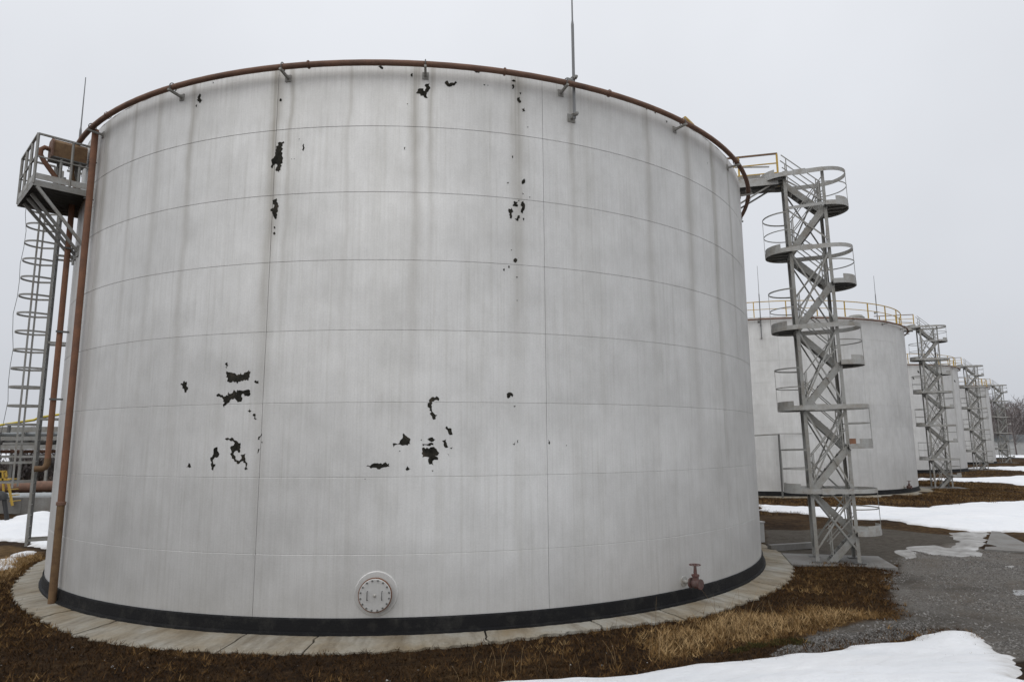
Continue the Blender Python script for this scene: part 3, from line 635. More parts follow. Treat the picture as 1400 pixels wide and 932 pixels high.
# caged ladder
LA = -152.2; lr = Vector((math.cos(R(LA)), math.sin(R(LA)), 0)); lt = Vector((math.sin(R(LA)), -math.cos(R(LA)), 0))
lb = polar(LA, TR + .52, 0)
t = tag(empty('caged_ladder', (lb.x, lb.y, .9)), 'tall grey caged ladder on the left side of the near tank', 'ladder')
LH = 10.9
def lp(d, s_, z): return lr * d + lt * s_ + Vector((0, 0, z))
for s_ in (-.28, .28): MB().bar(lp(0, s_, 0), lp(0, s_, LH), .075, .06, lr).build('stringer', 'steel' if s_ < 0 else 'steel_dark', t)
rung = MB().tube([lp(0, -.28, 0), lp(0, .28, 0)], .011, 6).mesh('rung', 'steel')
for k in range(int(LH / .3)): place('rung', rung, t, (0, 0, .2 + .3 * k))
def hoop(r0=.42):
    pts = [lp(0, -.28, 0)] + [lp(.38 + r0 * math.sin(R(q)), -r0 * math.cos(R(q)), 0) for q in range(0, 181, 12)] + [lp(0, .28, 0)]
    m = MB()
    for q in range(len(pts) - 1): m.bar(pts[q], pts[q + 1], .008, .055)
    return m.mesh('cage_hoop', 'steel')
hm = hoop()
for k in range(17): place('cage_hoop', hm, t, (0, 0, 1.75 + .53 * k))
for q in (6, 174): 
    p = lp(.38 + .425 * math.sin(R(q)), -.425 * math.cos(R(q)), 0); MB().bar(p + Vector((0, 0, 1.6)), p + Vector((0, 0, 10.3)), .01, .05, lr).build('cage_strap', 'steel', t)
# loose earthing wire hanging on the cage
wpts = [lp(.83 + .03 * math.sin(k * 1.9) + .02 * math.sin(k * .7), .05 * math.sin(k), 1. + k * .5) for k in range(19)]
MB().tube(wpts, .007, 5).build('wire', 'steel_dark', t)
for z in (.05, 3.4, 5.6, 8.2): MB().bar(lp(0, -.28, z + .1), lp(-.52, -.28, z + .1), .04, .06).build('wall_bracket', 'steel', t); MB().bar(lp(0, .28, z + .1), lp(-.52, .28, z + .1), .04, .06).build('wall_bracket', 'steel', t)
# ------------------------------------------------------------------ lightning rods
def rod(c, a, r, z0, z1, label, thin=.6):
    p = polar(a, r, z0, c); t = tag(empty('lightning_rod', p), label, 'rod', 'lightning rods on the tank rims'); h = z1 - z0
    MB().tube([(0, 0, -.05), (0, 0, h * thin)], .034, 8).build('tube', 'rod', t); MB().tube([(0, 0, h * thin), (0, 0, h * thin + .12), (0, 0, h)], [.034, .019, .012], 8).build('tip', 'rod', t)
    for z in (.02, .92):
        b = MB(); b.box((0, 0, 0), (.3, .06, .05)); b.box((-.15, 0, 0), (.02, .2, .2)); b.tube([(0, .07, .02), (.05, .05, .02), (.07, 0, .02), (.05, -.05, .02), (0, -.07, .02)], .014, 6)
        b.build('bracket', 'steel', t, (0, 0, z), R(a))
    return t
rod(TANKS[0], -66.45, TR + .15, 11.02, 16., 'tall thin lightning rod bracketed to the front rim of the near tank', .46)
rod(TANKS[0], -149, TR + .15, 10.9, 14.75, 'thin lightning rod rising behind the left service platform', .55)
rod(TANKS[1], -105.4, TR + .12, 10.45, 15.5, 'lightning rod on the second tank, just right of the near tank wall')
rod(TANKS[1], -55., TR - .6, 11.7, 15.3, 'lightning rod near the yellow railing end of the second tank')
# ------------------------------------------------------------------ roof railings (yellow)
def roof_rail(i, a0, a1, r, label, hz=1.1, step=11, mats=('yellow', 'yellow'), z0=TH):
    cx, cy, zb = TANKS[i]; t = tag(empty('roof_railing', (cx, cy, zb)), label, 'railing', 'yellow roof railings')
    n = max(1, round((a1 - a0) / step)); A = [a0 + (a1 - a0) * k / n for k in range(n + 1)]
    pm = MB(); pm.bar((r, 0, z0), (r, 0, z0 + hz), .06, .06, (1, 0, 0)); pme = pm.mesh('post', 'yellow')
    for a in A: place('post', pme, t, rz=R(a))
    fa = np.linspace(a0, a1, max(2, int((a1 - a0) / 2.5)))
    for z, w in ((hz, .05), (hz * .52, .035)):
        m = MB()
        for q in range(len(fa) - 1):
            p0 = Vector((r * math.cos(R(fa[q])), r * math.sin(R(fa[q])), z0 + z)); p1 = Vector((r * math.cos(R(fa[q + 1])), r * math.sin(R(fa[q + 1])), z0 + z)); m.bar(p0, p1, w, w)
        m.build('rail', mats[0] if z < hz else mats[1], t)
    return t
roof_rail(0, -39., -35.5, 10.55, 'short yellow railing end peeking over the rim of the near tank', 1.06, 4)
roof_rail(1, -150, -22, TR - .12, 'yellow railing around the roof edge of the second tank')
roof_rail(2, -150, -22, TR - .12, 'yellow railing around the roof edge of the third tank')
roof_rail(3, -150, -22, TR - .12, 'yellow railing around the roof edge of the farthest tank')
# breather vent on second tank
p = polar(-48, 8.7, TH + .12, TANKS[1]); t = tag(empty('roof_vent', p), 'squat grey breather vent on the roof of the second tank', 'vent')
MB().lathe([(.0, .0), (.4, 0), (.4, .55), (.0, .56)], 20).build('drum', 'steel_light', t); MB().lathe([(.0, .56), (.6, .56), (.62, .62), (.45, .8), (0, .86)], 20).build('cap', 'steel', t)
# ------------------------------------------------------------------ stair tower
LV = [12.5 - 2.58 * k for k in range(5)]; RV = [11.35 - 2.605 * k for k in range(5)]
LAa, LW, LR = .575, .58, .77
def semi(sgn, r, z, n=14, a=LAa):
    return [Vector((sgn * (a + r * math.sin(R(q))), -r * math.cos(R(q)), z)) for q in np.linspace(0, 180, n + 1)]
def tower():
    t = empty('stair_tower')
    for sx in (-1, 1):
        for sy in (-1, 1):
            top = 12.62 if sx < 0 else 12.5
            MB().angle((sx * (LAa + .05), sy * LW, 0), (sx * (LAa + .05), sy * LW, top), .10, .012, (-sx, 0, 0), (0, -sy, 0)).build('leg', 'steel', t)
            MB().box((sx * (LAa + .0), sy * (LW - .04), .012), (.34, .34, .024)).build('foot_plate', 'steel_dark', t)
    def band(pts, w, h):
        m = MB()
        for q in range(len(pts) - 1): m.bar(pts[q], pts[q + 1], w, h)
        return m
    # left landings with full stadium ring at their level
    def landing(sgn, z, first):
        S = semi(sgn, LR, z); n = len(S)
        top = [q.copy() for q in S]; vs = top + [q - Vector((0, 0, .03)) for q in top]
        f = [tuple(range(n)), tuple(range(2 * n - 1, n - 1, -1))]
        if sgn > 0: pass
        m = MB().add(vs, f); d = m.build('landing', 'steel', t)
        band([q - Vector((0, 0, .05)) for q in S], .012, .15).build('edge_band', 'steel_light', d)
        band([q * 1.0 + Vector((-sgn * .02, 0, .1)) for q in S[2:10]], .008, .15).build('toe_board', 'steel_light', d)
        for j in range(4):                                                       # ribs below the deck
            yy = -.54 + .36 * j; MB().bar((sgn * LAa, yy, z - .06), (sgn * (LAa + math.sqrt(LR ** 2 - yy ** 2) - .03), yy, z - .06), .03, .06).build('deck_rib', 'steel_dark', d)
        return d
    for k, z in enumerate(LV):
        landing(-1, z, k == 0)
        for sy in (-1, 1):
            MB().bar((-LAa, sy * LR, z - .05), (LAa, sy * LR, z - .05), .012, .15).build('ring_band', 'steel_light', t)
            for sx in (-1, 1): MB().bar((sx * LAa, sy * LW, z - .06), (sx * LAa, sy * LR, z - .06), .05, .05).build('outrigger', 'steel', t)
        g = band([q - Vector((0, 0, .05)) for q in semi(1, LR, z)], .012, .13); g.build('guard_ring', 'steel_light', t)
        MB().box((-.12, -LR - .012, z - .05), (.36, .012, .19)).build('splice_plate', 'steel_light', t)
        MB().bar((-LAa, -LW, z - .1), (-LAa, LW, z - .1), .08, .1).build('cross_beam', 'steel', t)
    for k, z in enumerate(RV):
        landing(1, z, False)
        MB().bar((LAa, -LW, z - .1), (LAa, LW, z - .1), .08, .1).build('cross_beam', 'steel', t)
        if k == 0: MB().bar((-LAa + .02, -LW - .05, z - .05), (LAa, -LR + .03, z - .05), .012, .1).build('ring_band', 'steel_light', t)
        # mid hoop and tip post over the right landing
        band(semi(1, LR, z + .66), .012, .035).build('guard_hoop', 'steel', t)
        MB().bar((LAa + LR, 0, z - .1), (LAa + LR, 0, z + 1.2), .04, .012, (1, 0, 0)).build('guard_post', 'steel', t)
    for k, z in enumerate(LV):
        if k == 0: continue
        for dz, h in ((1.22, .045), (.62, .03)): band(semi(-1, LR, z + dz), .014, h).build('guard_hoop', 'steel', t)
        MB().bar((-LAa - LR, 0, z - .1), (-LAa - LR, 0, z + 1.22), .045, .012, (1, 0, 0)).build('guard_post', 'steel', t)
    # flights: L(k) -> R(k) at the rear, R(k) -> L(k+1) at the front
    tread = MB().box((0, 0, 0), (.22, .5, .03)).mesh('tread', 'steel_dark')
    def flight(p0, p1, y0, y1, rails=True):
        fl = None
        for y in (y0, y1):
            o = MB().bar((p0[0], y, p0[1] - .1), (p1[0], y, p1[1] - .1), .012, .2).build('stringer', 'steel', t)
            if rails:
                s_ = y1 if y == y0 else y0
                for dz in (.95, .5): MB().bar((p0[0], y, p0[1] + dz), (p1[0], y, p1[1] + dz), .028, .028).build('handrail', 'steel', t)
                for f in (.12, .88):
                    q = (p0[0] + (p1[0] - p0[0]) * f, p0[1] + (p1[1] - p0[1]) * f); MB().bar((q[0], y, q[1]), (q[0], y, q[1] + .95), .03, .03, (1, 0, 0)).build('baluster', 'steel', t)
        n = 6
        for k in range(1, n):
            f = k / n; place('tread', tread, t, (p0[0] + (p1[0] - p0[0]) * f, (y0 + y1) / 2, p0[1] + (p1[1] - p0[1]) * f - .06))
    for k in range(5):
        flight((-LAa, LV[k]), (LAa, RV[k]), FY0, FY1)
        if k < 4: flight((LAa, RV[k]), (-LAa, LV[k + 1]), -FY1, -FY0)
    flight((LAa, RV[4]), (-.22, 0.05), -FY1, -FY0)
    # bracing
    for y, fl in ((-LW - .01, 1), (LW + .01, -1)):
        for k in range(5):
            zt = LV[k] - .15; zb_ = (LV[k + 1] + .05) if k < 4 else .35
            if k == 0 and y < 0:
                zm = (zt + zb_) / 2
                MB().bar((-LAa, y, zt - .05), (LAa, y, zm + .25), .05, .012, (0, 1, 0)).build('brace', 'steel', t); MB().bar((-LAa, y, zm + .1), (LAa, y, zb_ + .15), .05, .012, (0, 1, 0)).build('brace', 'steel', t)
            else:
                MB().bar((-LAa, y, zt), (LAa, y, zb_), .05, .012, (0, 1, 0)).build('brace', 'steel', t)
                MB().bar((LAa, y + .015, zt), (-LAa, y + .015, zb_), .05, .012, (0, 1, 0)).build('brace', 'steel', t)
    for x in (-LAa, LAa):
        for k in range(5):
            zt = (LV if x < 0 else RV)[k] - .15; zb_ = max(zt - 2.3, .3)
            if zt > .5: MB().bar((x, -LW, zt), (x, LW, zb_), .045, .012, (1, 0, 0)).build('brace', 'steel_dark', t)
    return t
FY0, FY1 = .04, .54
tw = tower()
TLAB = ['nearest grey steel stair tower with half-round landings, right of the big tank', 'second stair tower along the row, beside the second tank', 'third stair tower along the row, beside the third tank', 'farthest stair tower, standing at the end of the row of tanks']
def walkway():
    t = empty('footbridge')
    # local x along the tower axis; tank wall at x = 0, landing tip near x = .6
    MB().box((.25, 0, 0), (1.9, .74, .03)).build('deck', 'steel_dark', t)
    for y in (-.38, .38):
        MB().box((.28, y, -.08), (1.95, .014, .26)).build('side_beam', 'steel_light', t); MB().box((.0, y, .12), (1.4, .01, .12)).build('toe_board', 'steel', t)
    MB().bar((0, -.3, -.75), (1.0, -.3, -.2), .05, .05).build('strut', 'steel', t); MB().bar((0, .3, -.75), (1.0, .3, -.2), .05, .05).build('strut', 'steel', t)
    MB().box((.25, 0, -.16), (1.6, .1, .14)).build('joist', 'steel_dark', t)
    for y in (.40,):
        for x in (-1.1, .1, 1.38): MB().bar((x, y, 0), (x, y, 1.18), .06, .06, (1, 0, 0)).build('post', 'yellow', t)
        MB().bar((-1.5, y, 1.2), (1.4, y, 1.2), .055, .055).build('top_rail', 'rail_brown', t)
        for z in (.85, .5, .2): MB().bar((-1.5, y, z), (1.4, y, z), .035, .035).build('mid_rail', 'yellow', t)
    MB().bar((-.1, -.40, .52), (1.0, -.40, .42), .04, .04).build('tie_bar', 'steel', t)
    return t
wk = walkway()
ax, ay = math.cos(R(AXA)), math.sin(R(AXA))
TD = 13.45
LEAN = [-.85, 0, 0, 0]
for i, (cx, cy, zb) in enumerate(TANKS):
    o = tw if i == 0 else copy_tree(tw); off = .14 if i == 0 else 0
    o.location = (cx + TD * ax + off, cy + TD * ay, zb - .02); o.rotation_euler = (0, R(LEAN[i]), R(AXA - 4.5)); o.rotation_mode = 'XYZ'
    tag(o, TLAB[i], 'stair tower', 'spiral-landing stair towers')
    w = wk if i == 0 else copy_tree(wk)
    w.location = (cx + TR * ax, cy + TR * ay, zb + 12.40); w.rotation_euler.z = R(AXA)
    tag(w, ['short footbridge with yellow railing between near tank rim and its stair tower', 'short footbridge between the second tank and its stair tower', 'short footbridge between the third tank and its stair tower', 'short footbridge between the farthest tank and its stair tower'][i], 'footbridge', 'footbridges to the stair towers')
MB().bar((LAa + .02, -LR + .0, RV[3] + .1), (LAa + .2, -LR + .03, RV[3] + .1), .012, .17).build('rusty_toe_board', 'rust_orange', tw)
# concrete pads under the towers
for i, (cx, cy, zb) in enumerate(TANKS):
    x, y = cx + TD * ax, cy + TD * ay; zg = zb - .025
    m = MB(); m.box((0, 0, -.16), (2.9, 2.1, .32), Matrix.Rotation(R(AXA), 3, 'Z')); o = m.build('pad', 'concrete_grey', None, (x + (.14 if i == 0 else 0), y, zg))
    tag(o, ['concrete pad under the nearest stair tower', 'concrete pad under the second stair tower', 'concrete pad under the third stair tower', 'concrete pad under the farthest stair tower'][i], 'pad', 'concrete pads under the stair towers')
# ------------------------------------------------------------------ valves at the tank feet
def valve(c, a, z, label):
    t = tag(empty('outlet_valve', polar(a, TR, z, c), R(a)), label, 'valve', 'valves at the tank feet')
    t.scale = (.82,) * 3
    MB().lathe([(.05, -.1), (.05, .4)], 14, (0, 0, 0), Matrix.Rotation(R(90), 3, 'Y')).build('stub_pipe', 'steel_light', t)
    for x in (.0, .25, .55): MB().lathe([(0, -.02), (.14, -.02), (.14, .02), (0, .02)], 18, (x, 0, 0), Matrix.Rotation(R(90), 3, 'Y')).build('flange', 'red_valve' if x else 'steel_light', t)
    MB().lathe([(.05, -.14), (.09, -.1), (.13, -.02), (.12, .08), (.08, .13), (.05, .14)], 14, (.4, 0, 0), Matrix.Rotation(R(90), 3, 'Y')).build('body', 'red_valve', t)
    MB().lathe([(.09, .08), (.09, .2), (.11, .2), (.11, .24), (.05, .25), (.035, .5), (.0, .51)], 14, (.4, 0, 0)).build('bonnet', 'red_valve', t)
    MB().tube([(.4 + .15 * math.cos(R(q)), .15 * math.sin(R(q)), .5) for q in range(0, 360, 20)], .013, 6, True).build('handwheel', 'red_valve', t)
    for q in (0, 90): MB().bar((.4 + .15 * math.cos(R(q)), .15 * math.sin(R(q)), .5), (.4 - .15 * math.cos(R(q)), -.15 * math.sin(R(q)), .5), .02, .012).build('spoke', 'red_valve', t)
valve(TANKS[0], -51.6, .47, 'dull red valve with handwheel low on the right side of the near tank')
valve(TANKS[1], -53, .42, 'dull red valve at the foot of the second tank')
# pipe frame in front of second tank
t = tag(empty('pipe_gallows', polar(-102.3, TR + .5, 0, TANKS[1])), 'thin grey pipe gallows standing against the second tank wall', 'pipe')
MB().tube([(0, 0, -.1), (0, 0, 4.0)], .07, 8).build('post', 'steel_dark', t); MB().tube([(.05, 0, 4.02), (-2.4, .4, 3.9)], .05, 8).build('arm', 'steel', t); MB().tube([(.0, .05, 4.05), (3.4, .35, 4.05)], .025, 6).build('thin_pipe', 'steel', t)
# pale block at the right foot of the near tank
x, y = hit(1049, 745); 
t = tag(empty('concrete_block', (x - .12, y + .9, -.1), R(20)), 'pale concrete block behind the right foot of the near tank', 'block')
m = MB(); m.box((0, 0, .36), (.5, .5, .72)); m.build('block', 'wall_pale', t); MB().box((0, 0, .745), (.56, .56, .05)).build('cap', 'wall_pale', t)
for (p, q, lb_) in (((1052, 752), (1112, 750), 'low concrete kerb beside the nearest stair tower'),):
    a = Vector((*hit(*p), 0)); b = Vector((*hit(*q), 0)); m = MB(); m.bar((0, 0, 0), b - a, .2, .2); tag(m.build('kerb', 'concrete_grey', None, a), lb_, kind='structure')
# ------------------------------------------------------------------ left background: dike wall, pipes, rack
g0 = Vector((*hit(2, 704), 0)); 
BGY = 44.
def at_depth(px, py, Yd): d = ray(px, py); return Vector((d.x * Yd / d.y, Yd, CZ + d.z * Yd / d.y))
wdir = Vector((.98, .12, 0)).normalized()
p0 = at_depth(30, 704, 38.5); base = Vector((p0.x, p0.y, -.1))
m = MB(); t = tag(empty('dike_wall', base), 'low grey concrete wall behind the snow drift at left', 'wall')
for k in range(-5, 3): MB().box(wdir * (k * 2.5 + 1.25) + Vector((0, 0, .45)), (2.485, .3, .9 + .01 * (k % 3)), Matrix.Rotation(math.atan2(wdir.y, wdir.x), 3, 'Z')).build('wall_panel', 'concrete_grey', t)
def longpipe(name, px, py, Yd, r, mat, label, length=(-14, 6), posts=True):
    c = at_depth(px, py, Yd); t = tag(empty(name, (c.x, c.y, -.1)), label, 'pipe'); z = c.z + .1
    MB().tube([wdir * length[0] + Vector((0, 0, z)), wdir * length[1] + Vector((0, 0, z))], r, 12).build('pipe', mat, t)
    if posts:
        for k in range(int(length[0]), int(length[1]) + 1, 3): MB().box(wdir * k + Vector((0, 0, (z - r) / 2)), (.12, .12, z - r)).build('support', 'steel', t)
longpipe('pipeline', 30, 679, 41.0, .24, 'pipe_grey', 'grey pipeline along the top of the low dike wall at left')
longpipe('pipeline', 30, 684, 40.0, .16, 'pipe_grey', 'thinner grey pipeline in front of the grey one at left')
longpipe('pipeline', 30, 665, 46.0, .36, 'rust_brown', 'big rusty pipeline behind the caged ladder at left')
# rack
rk = at_depth(30, 610, 52); t = tag(empty('pipe_rack', (rk.x, rk.y, -.1), math.atan2(wdir.y, wdir.x)), 'grey steel pipe rack in the left background behind the caged ladder', 'pipe rack')
def zpx(py, Yd=52): return at_depth(30, py, Yd).z + .1
for k in range(-6, 5):
    for y in (0, 2.2):
        MB().box((k * 1.9, y, zpx(586) / 2), (.16, .16, zpx(586))).build('post', 'steel', t)
for y in (0, 2.2):
    for py, h in ((587, .42), (599, .3), (611, .34), (624, .16)): MB().box((-1, y - .1, zpx(py)), (22, .1, h)).build('beam', 'steel', t)
for k in range(-6, 5):
    for py in (587, 599, 611): MB().box((k * 1.9, 1.1, zpx(py) - .1), (.14, 2.4, .16)).build('cross_beam', 'steel_dark', t)
for k in range(-6, 4): MB().bar((k * 1.9, -.04, zpx(611)), (k * 1.9 + 1.9, -.04, zpx(599)), .08, .05).build('brace', 'steel_dark', t)
for y, py, r, mt in ((.5, 594, .2, 'pipe_grey'), (1.1, 605, .22, 'steel_dark'), (1.7, 594, .16, 'pipe_grey'), (.7, 617, .14, 'rust_brown')):
    MB().tube([(-12, y, zpx(py)), (10, y, zpx(py))], r, 10).build('pipe', mt, t)
c = at_depth(0, 581, 50); c2 = at_depth(52, 573, 50)
t = tag(empty('gas_pipe', (c.x, c.y, c.z)), 'yellow gas pipe running above the pipe rack at left', 'pipe')
d = (c2 - c); MB().tube([-d * 1.5, d * .9, d * 1.02 + Vector((0, 0, .12)), d * 2.2 + Vector((0, 0, .1))], .09, 10).build('pipe', 'yellow_clean', t)
for f in (.25, 1.6): MB().box(d * f + Vector((0, 0, -.35)), (.16, .16, .6)).build('stand', 'steel_dark', t)
# yellow stile ladder
a = at_depth(17, 690, 37.4); t = tag(empty('stile_ladder', (a.x, a.y, a.z)), 'yellow steel stile with steps over the dike wall at far left', 'ladder')
def sp_(px, py, dy=0): q = at_depth(px, py, 37.4 + dy) - a; return q
for dy in (0, .7):
    MB().bar(sp_(17, 691, dy), sp_(10.5, 655, dy), .09, .09).build('stringer', 'yellow', t); MB().bar(sp_(9, 652, dy), sp_(8, 644, dy), .08, .08).build('post', 'yellow', t); MB().bar(sp_(9, 644, dy), sp_(-8, 644, dy), .08, .08).build('rail', 'yellow', t); MB().bar(sp_(4, 644, dy), sp_(5, 672, dy), .09, .09).build('post', 'yellow', t)
    MB().bar(sp_(9, 655, dy), sp_(-8, 655, dy), .09, .12).build('rail', 'yellow', t); MB().bar(sp_(-6, 644, dy), sp_(-12, 691, dy), .09, .09).build('stringer', 'yellow', t)
for k in range(4): q = sp_(11.5 + k * 1.6, 661 + k * 8); MB().box(q + Vector((-.08, .35, 0)), (.16, .66, .04)).build('step', 'yellow', t)
MB().box(sp_(1, 655) + Vector((0, .35, 0)), (.8, .75, .05)).build('top_deck', 'yellow', t)
# black bent pipe leg
a = at_depth(10, 716, 33); t = tag(empty('pipe_stand', (a.x, a.y, a.z)), 'black bent pipe standing in the snow at the left edge', 'pipe')
def bp(px, py): return at_depth(px, py, 33) - a
MB().tube([bp(10, 718), bp(9, 705), bp(7, 692), bp(5.5, 681)], .10, 10).build('leg', 'black', t); MB().tube([bp(5.5, 683), bp(5, 678), bp(2, 676.5), bp(-14, 676)], .2, 10).build('bend', 'black', t)
MB().box(bp(10, 718), (.4, .4, .05)).build('foot', 'black', t)
# ------------------------------------------------------------------ far shed, fence wall and wood
p = at_depth(1380, 613, 168); t = tag(empty('shed', (p.x, p.y, 0), R(-25)), 'long low pale building with dark roof beyond the last stair tower', 'building')
MB().box((8, 0, 1.5), (46, 9, 3.6)).build('wall', 'wall_pale', t)
m = MB(); m.add([(-15.5, -5, 3.3), (31.5, -5, 3.3), (31.5, 5, 3.3), (-15.5, 5, 3.3), (-15.5, 0, 5), (31.5, 0, 5)], [(0, 1, 5, 4), (2, 3, 4, 5), (0, 4, 3), (1, 2, 5), (3, 2, 1, 0)]); m.build('roof', 'roof_dark', t)
for k in range(9): MB().box((-12 + k * 5, -4.53, 1.8), (1.6, .06, 1.4)).build('window', 'steel_dark', t)
def wood(name, spots, label):
    V = []; Fc = []; Sh = []
    for (x, y, h) in spots:
        z0 = float(ground_h(x, y)); rj = np.random.default_rng(int(abs(x * 7 + y * 3)) + 5)
        segs = [((x, y, z0), (x + rj.normal(0, .3), y, z0 + h * .9), .16 * h / 10, .03)]
        for b in range(46):
            f = rj.uniform(.18, .95); a = rj.uniform(0, 6.28); l = h * (.12 + .34 * (1 - f)) * rj.uniform(.7, 1.2)
            b0 = (x, y, z0 + h * f * .9); b1 = (x + math.cos(a) * l * .75, y + math.sin(a) * l * .75, b0[2] + l * .75); segs.append((b0, b1, .06, .02))
            for c in range(7):
                g = rj.uniform(.3, 1); q0 = tuple(b0[i] + (b1[i] - b0[i]) * g for i in range(3)); dd = rj.normal(0, 1, 3); dd[2] = abs(dd[2]) + .3; dd *= l * .4 / np.linalg.norm(dd)
                segs.append((q0, tuple(q0[i] + dd[i] for i in range(3)), .035, .01))
        for (a, b, w0, w1) in segs:
            k = len(V); V += [(a[0] - w0, a[1], a[2]), (a[0] + w0, a[1], a[2]), (b[0] + w1, b[1], b[2]), (b[0] - w1, b[1], b[2])]; Fc.append((k, k + 1, k + 2, k + 3)); Sh += [rj.uniform(0, 1)] * 4
            V += [(a[0], a[1] - w0, a[2]), (a[0], a[1] + w0, a[2]), (b[0], b[1] + w1, b[2]), (b[0], b[1] - w1, b[2])]; Fc.append((k + 4, k + 5, k + 6, k + 7)); Sh += [Sh[-1]] * 4
    me = np_mesh(name, np.array(V), np.array(Fc), 'twigs', False); at = me.attributes.new('shade', 'FLOAT', 'POINT'); at.data.foreach_set('value', np.array(Sh, np.float32))
    return tag(place(name, me), label, kind='stuff')
sp = []
for k in range(85):
    az = random.uniform(.60, .74) ; D_w = random.uniform(200, 300); sp.append((D_w * math.sin(az), D_w * math.cos(az), random.uniform(11, 17)))
wood('wood', sp, 'bare grey winter wood behind the last tank')
sp = []
for k in range(60):
    az = random.uniform(-.75, -.5); D_w = random.uniform(230, 330); sp.append((D_w * math.sin(az), D_w * math.cos(az), random.uniform(7, 11)))
wood('wood', sp, 'bare distant wood behind the pipe rack at left')
sp = []
for k in range(26):
    p = at_depth(random.uniform(-30, 75), 650, random.uniform(56, 75)); sp.append((p.x, p.y, random.uniform(2.2, 3.8)))
wood('thicket', sp, 'bare brown bushes behind the pipe rack at left')
# ------------------------------------------------------------------ dry grass, straw, pebbles
def blades(name, x, y, ln, wd, lean, shade, mat, label, zoff=0.):
    n = len(x); a = rng.uniform(0, 2 * np.pi, n); z = ground_h(x, y) + zoff; tx, ty = np.cos(a), np.sin(a); b = rng.uniform(0, 2 * np.pi, n)
    dx, dy = np.cos(b) * lean * ln, np.sin(b) * lean * ln; dz = ln * np.sqrt(np.clip(1 - lean ** 2, .02, 1))
    v0 = np.stack([x - tx * wd, y - ty * wd, z], 1); v1 = np.stack([x + tx * wd, y + ty * wd, z], 1); v2 = np.stack([x + dx, y + dy, z + dz], 1)
    V = np.stack([v0, v1, v2], 1).reshape(-1, 3); f = np.arange(3 * n).reshape(-1, 3)
    me = np_mesh(name, V, f, mat, False); at = me.attributes.new('shade', 'FLOAT', 'POINT'); at.data.foreach_set('value', np.repeat(shade, 3).astype(np.float32))
    return tag(place(name, me), label, kind='stuff')
def field(n, x0, x1, y0, y1): return rng.uniform(x0, x1, n), rng.uniform(y0, y1, n)
x, y = field(330000, -17, 12, 8.5, 24)
rT = np.hypot(x - TANKS[0][0], y - TANKS[0][1]); ap = np.degrees(np.arctan2(y - TANKS[0][1], x - TANKS[0][0]))
dg = sdist(GRAVEL, x, y); dm = sdist(MUD, x, y); dgo = np.maximum(sdist(GOLD, x, y), sdist(GOLD2, x, y))
big = .5 + .42 * wob(x, y, 2.3) + .25 * wob(x + 3, y - 2, .8)
keep = (rT > edge_radius(ap) - .09 * (wob(x, y, .25) + .3)) & (dg < .3 * wob(x, y, .4)) & (dm < .25 * wob(x, y, .5)) & (rng.uniform(0, 1, len(x)) < np.clip(.45 + .7 * big + (dgo > 0) * .3, 0, 1))
x, y, big, dgo = x[keep], y[keep], big[keep], dgo[keep]
cellx, celly = np.floor(x / .11), np.floor(y / .11)                                  # tufts: blades of one tuft share tint and lean
hsh = np.abs(np.sin(cellx * 127.1 + celly * 311.7) * 43758.5453) % 1; hs2 = np.abs(np.sin(cellx * 269.5 + celly * 183.3) * 43758.5453) % 1
gold = np.clip(.45 + dgo / .8 + .4 * wob(x, y, .7), 0, 1)
shade = np.clip(.02 + .38 * np.clip(big, 0, 1) * hsh ** 1.6 + .12 * rng.uniform(0, 1, len(x)) + .42 * (hs2 > .86) * np.clip(big, 0, 1) + gold * (.3 + .4 * hsh + .15 * rng.uniform(0, 1, len(x))), 0, 1)
shade *= np.where(hs2 < .16, .2, 1.15)
blades('dry_grass', x, y, (.05 + .09 * hs2) * rng.uniform(.6, 1.2, len(x)) * (1 + .6 * gold), rng.uniform(.005, .012, len(x)), rng.uniform(.45, .97, len(x)), np.clip(shade, 0, 1), 'dry_grass', 'matted brown dead grass in front of the near tank')
# farther grass mounds round second to fourth tank
xa, ya = [], []
for (cx, cy, zb), n in zip(TANKS[1:], (60000, 22000, 10000)):
    a = rng.uniform(R(-150), R(40), n); r = 12.3 + rng.uniform(0, 9.5, n); xa.append(cx + r * np.cos(a)); ya.append(cy + r * np.sin(a))
x, y = np.concatenate(xa), np.concatenate(ya)
blades('dry_grass', x, y, rng.uniform(.08, .2, len(x)), rng.uniform(.008, .016, len(x)), rng.uniform(.5, .95, len(x)), np.clip(rng.uniform(0, .75, len(x)) + .25 * wob(x, y, 3), 0, 1), 'dry_grass', 'brown dead grass on the mounds around the farther tanks')
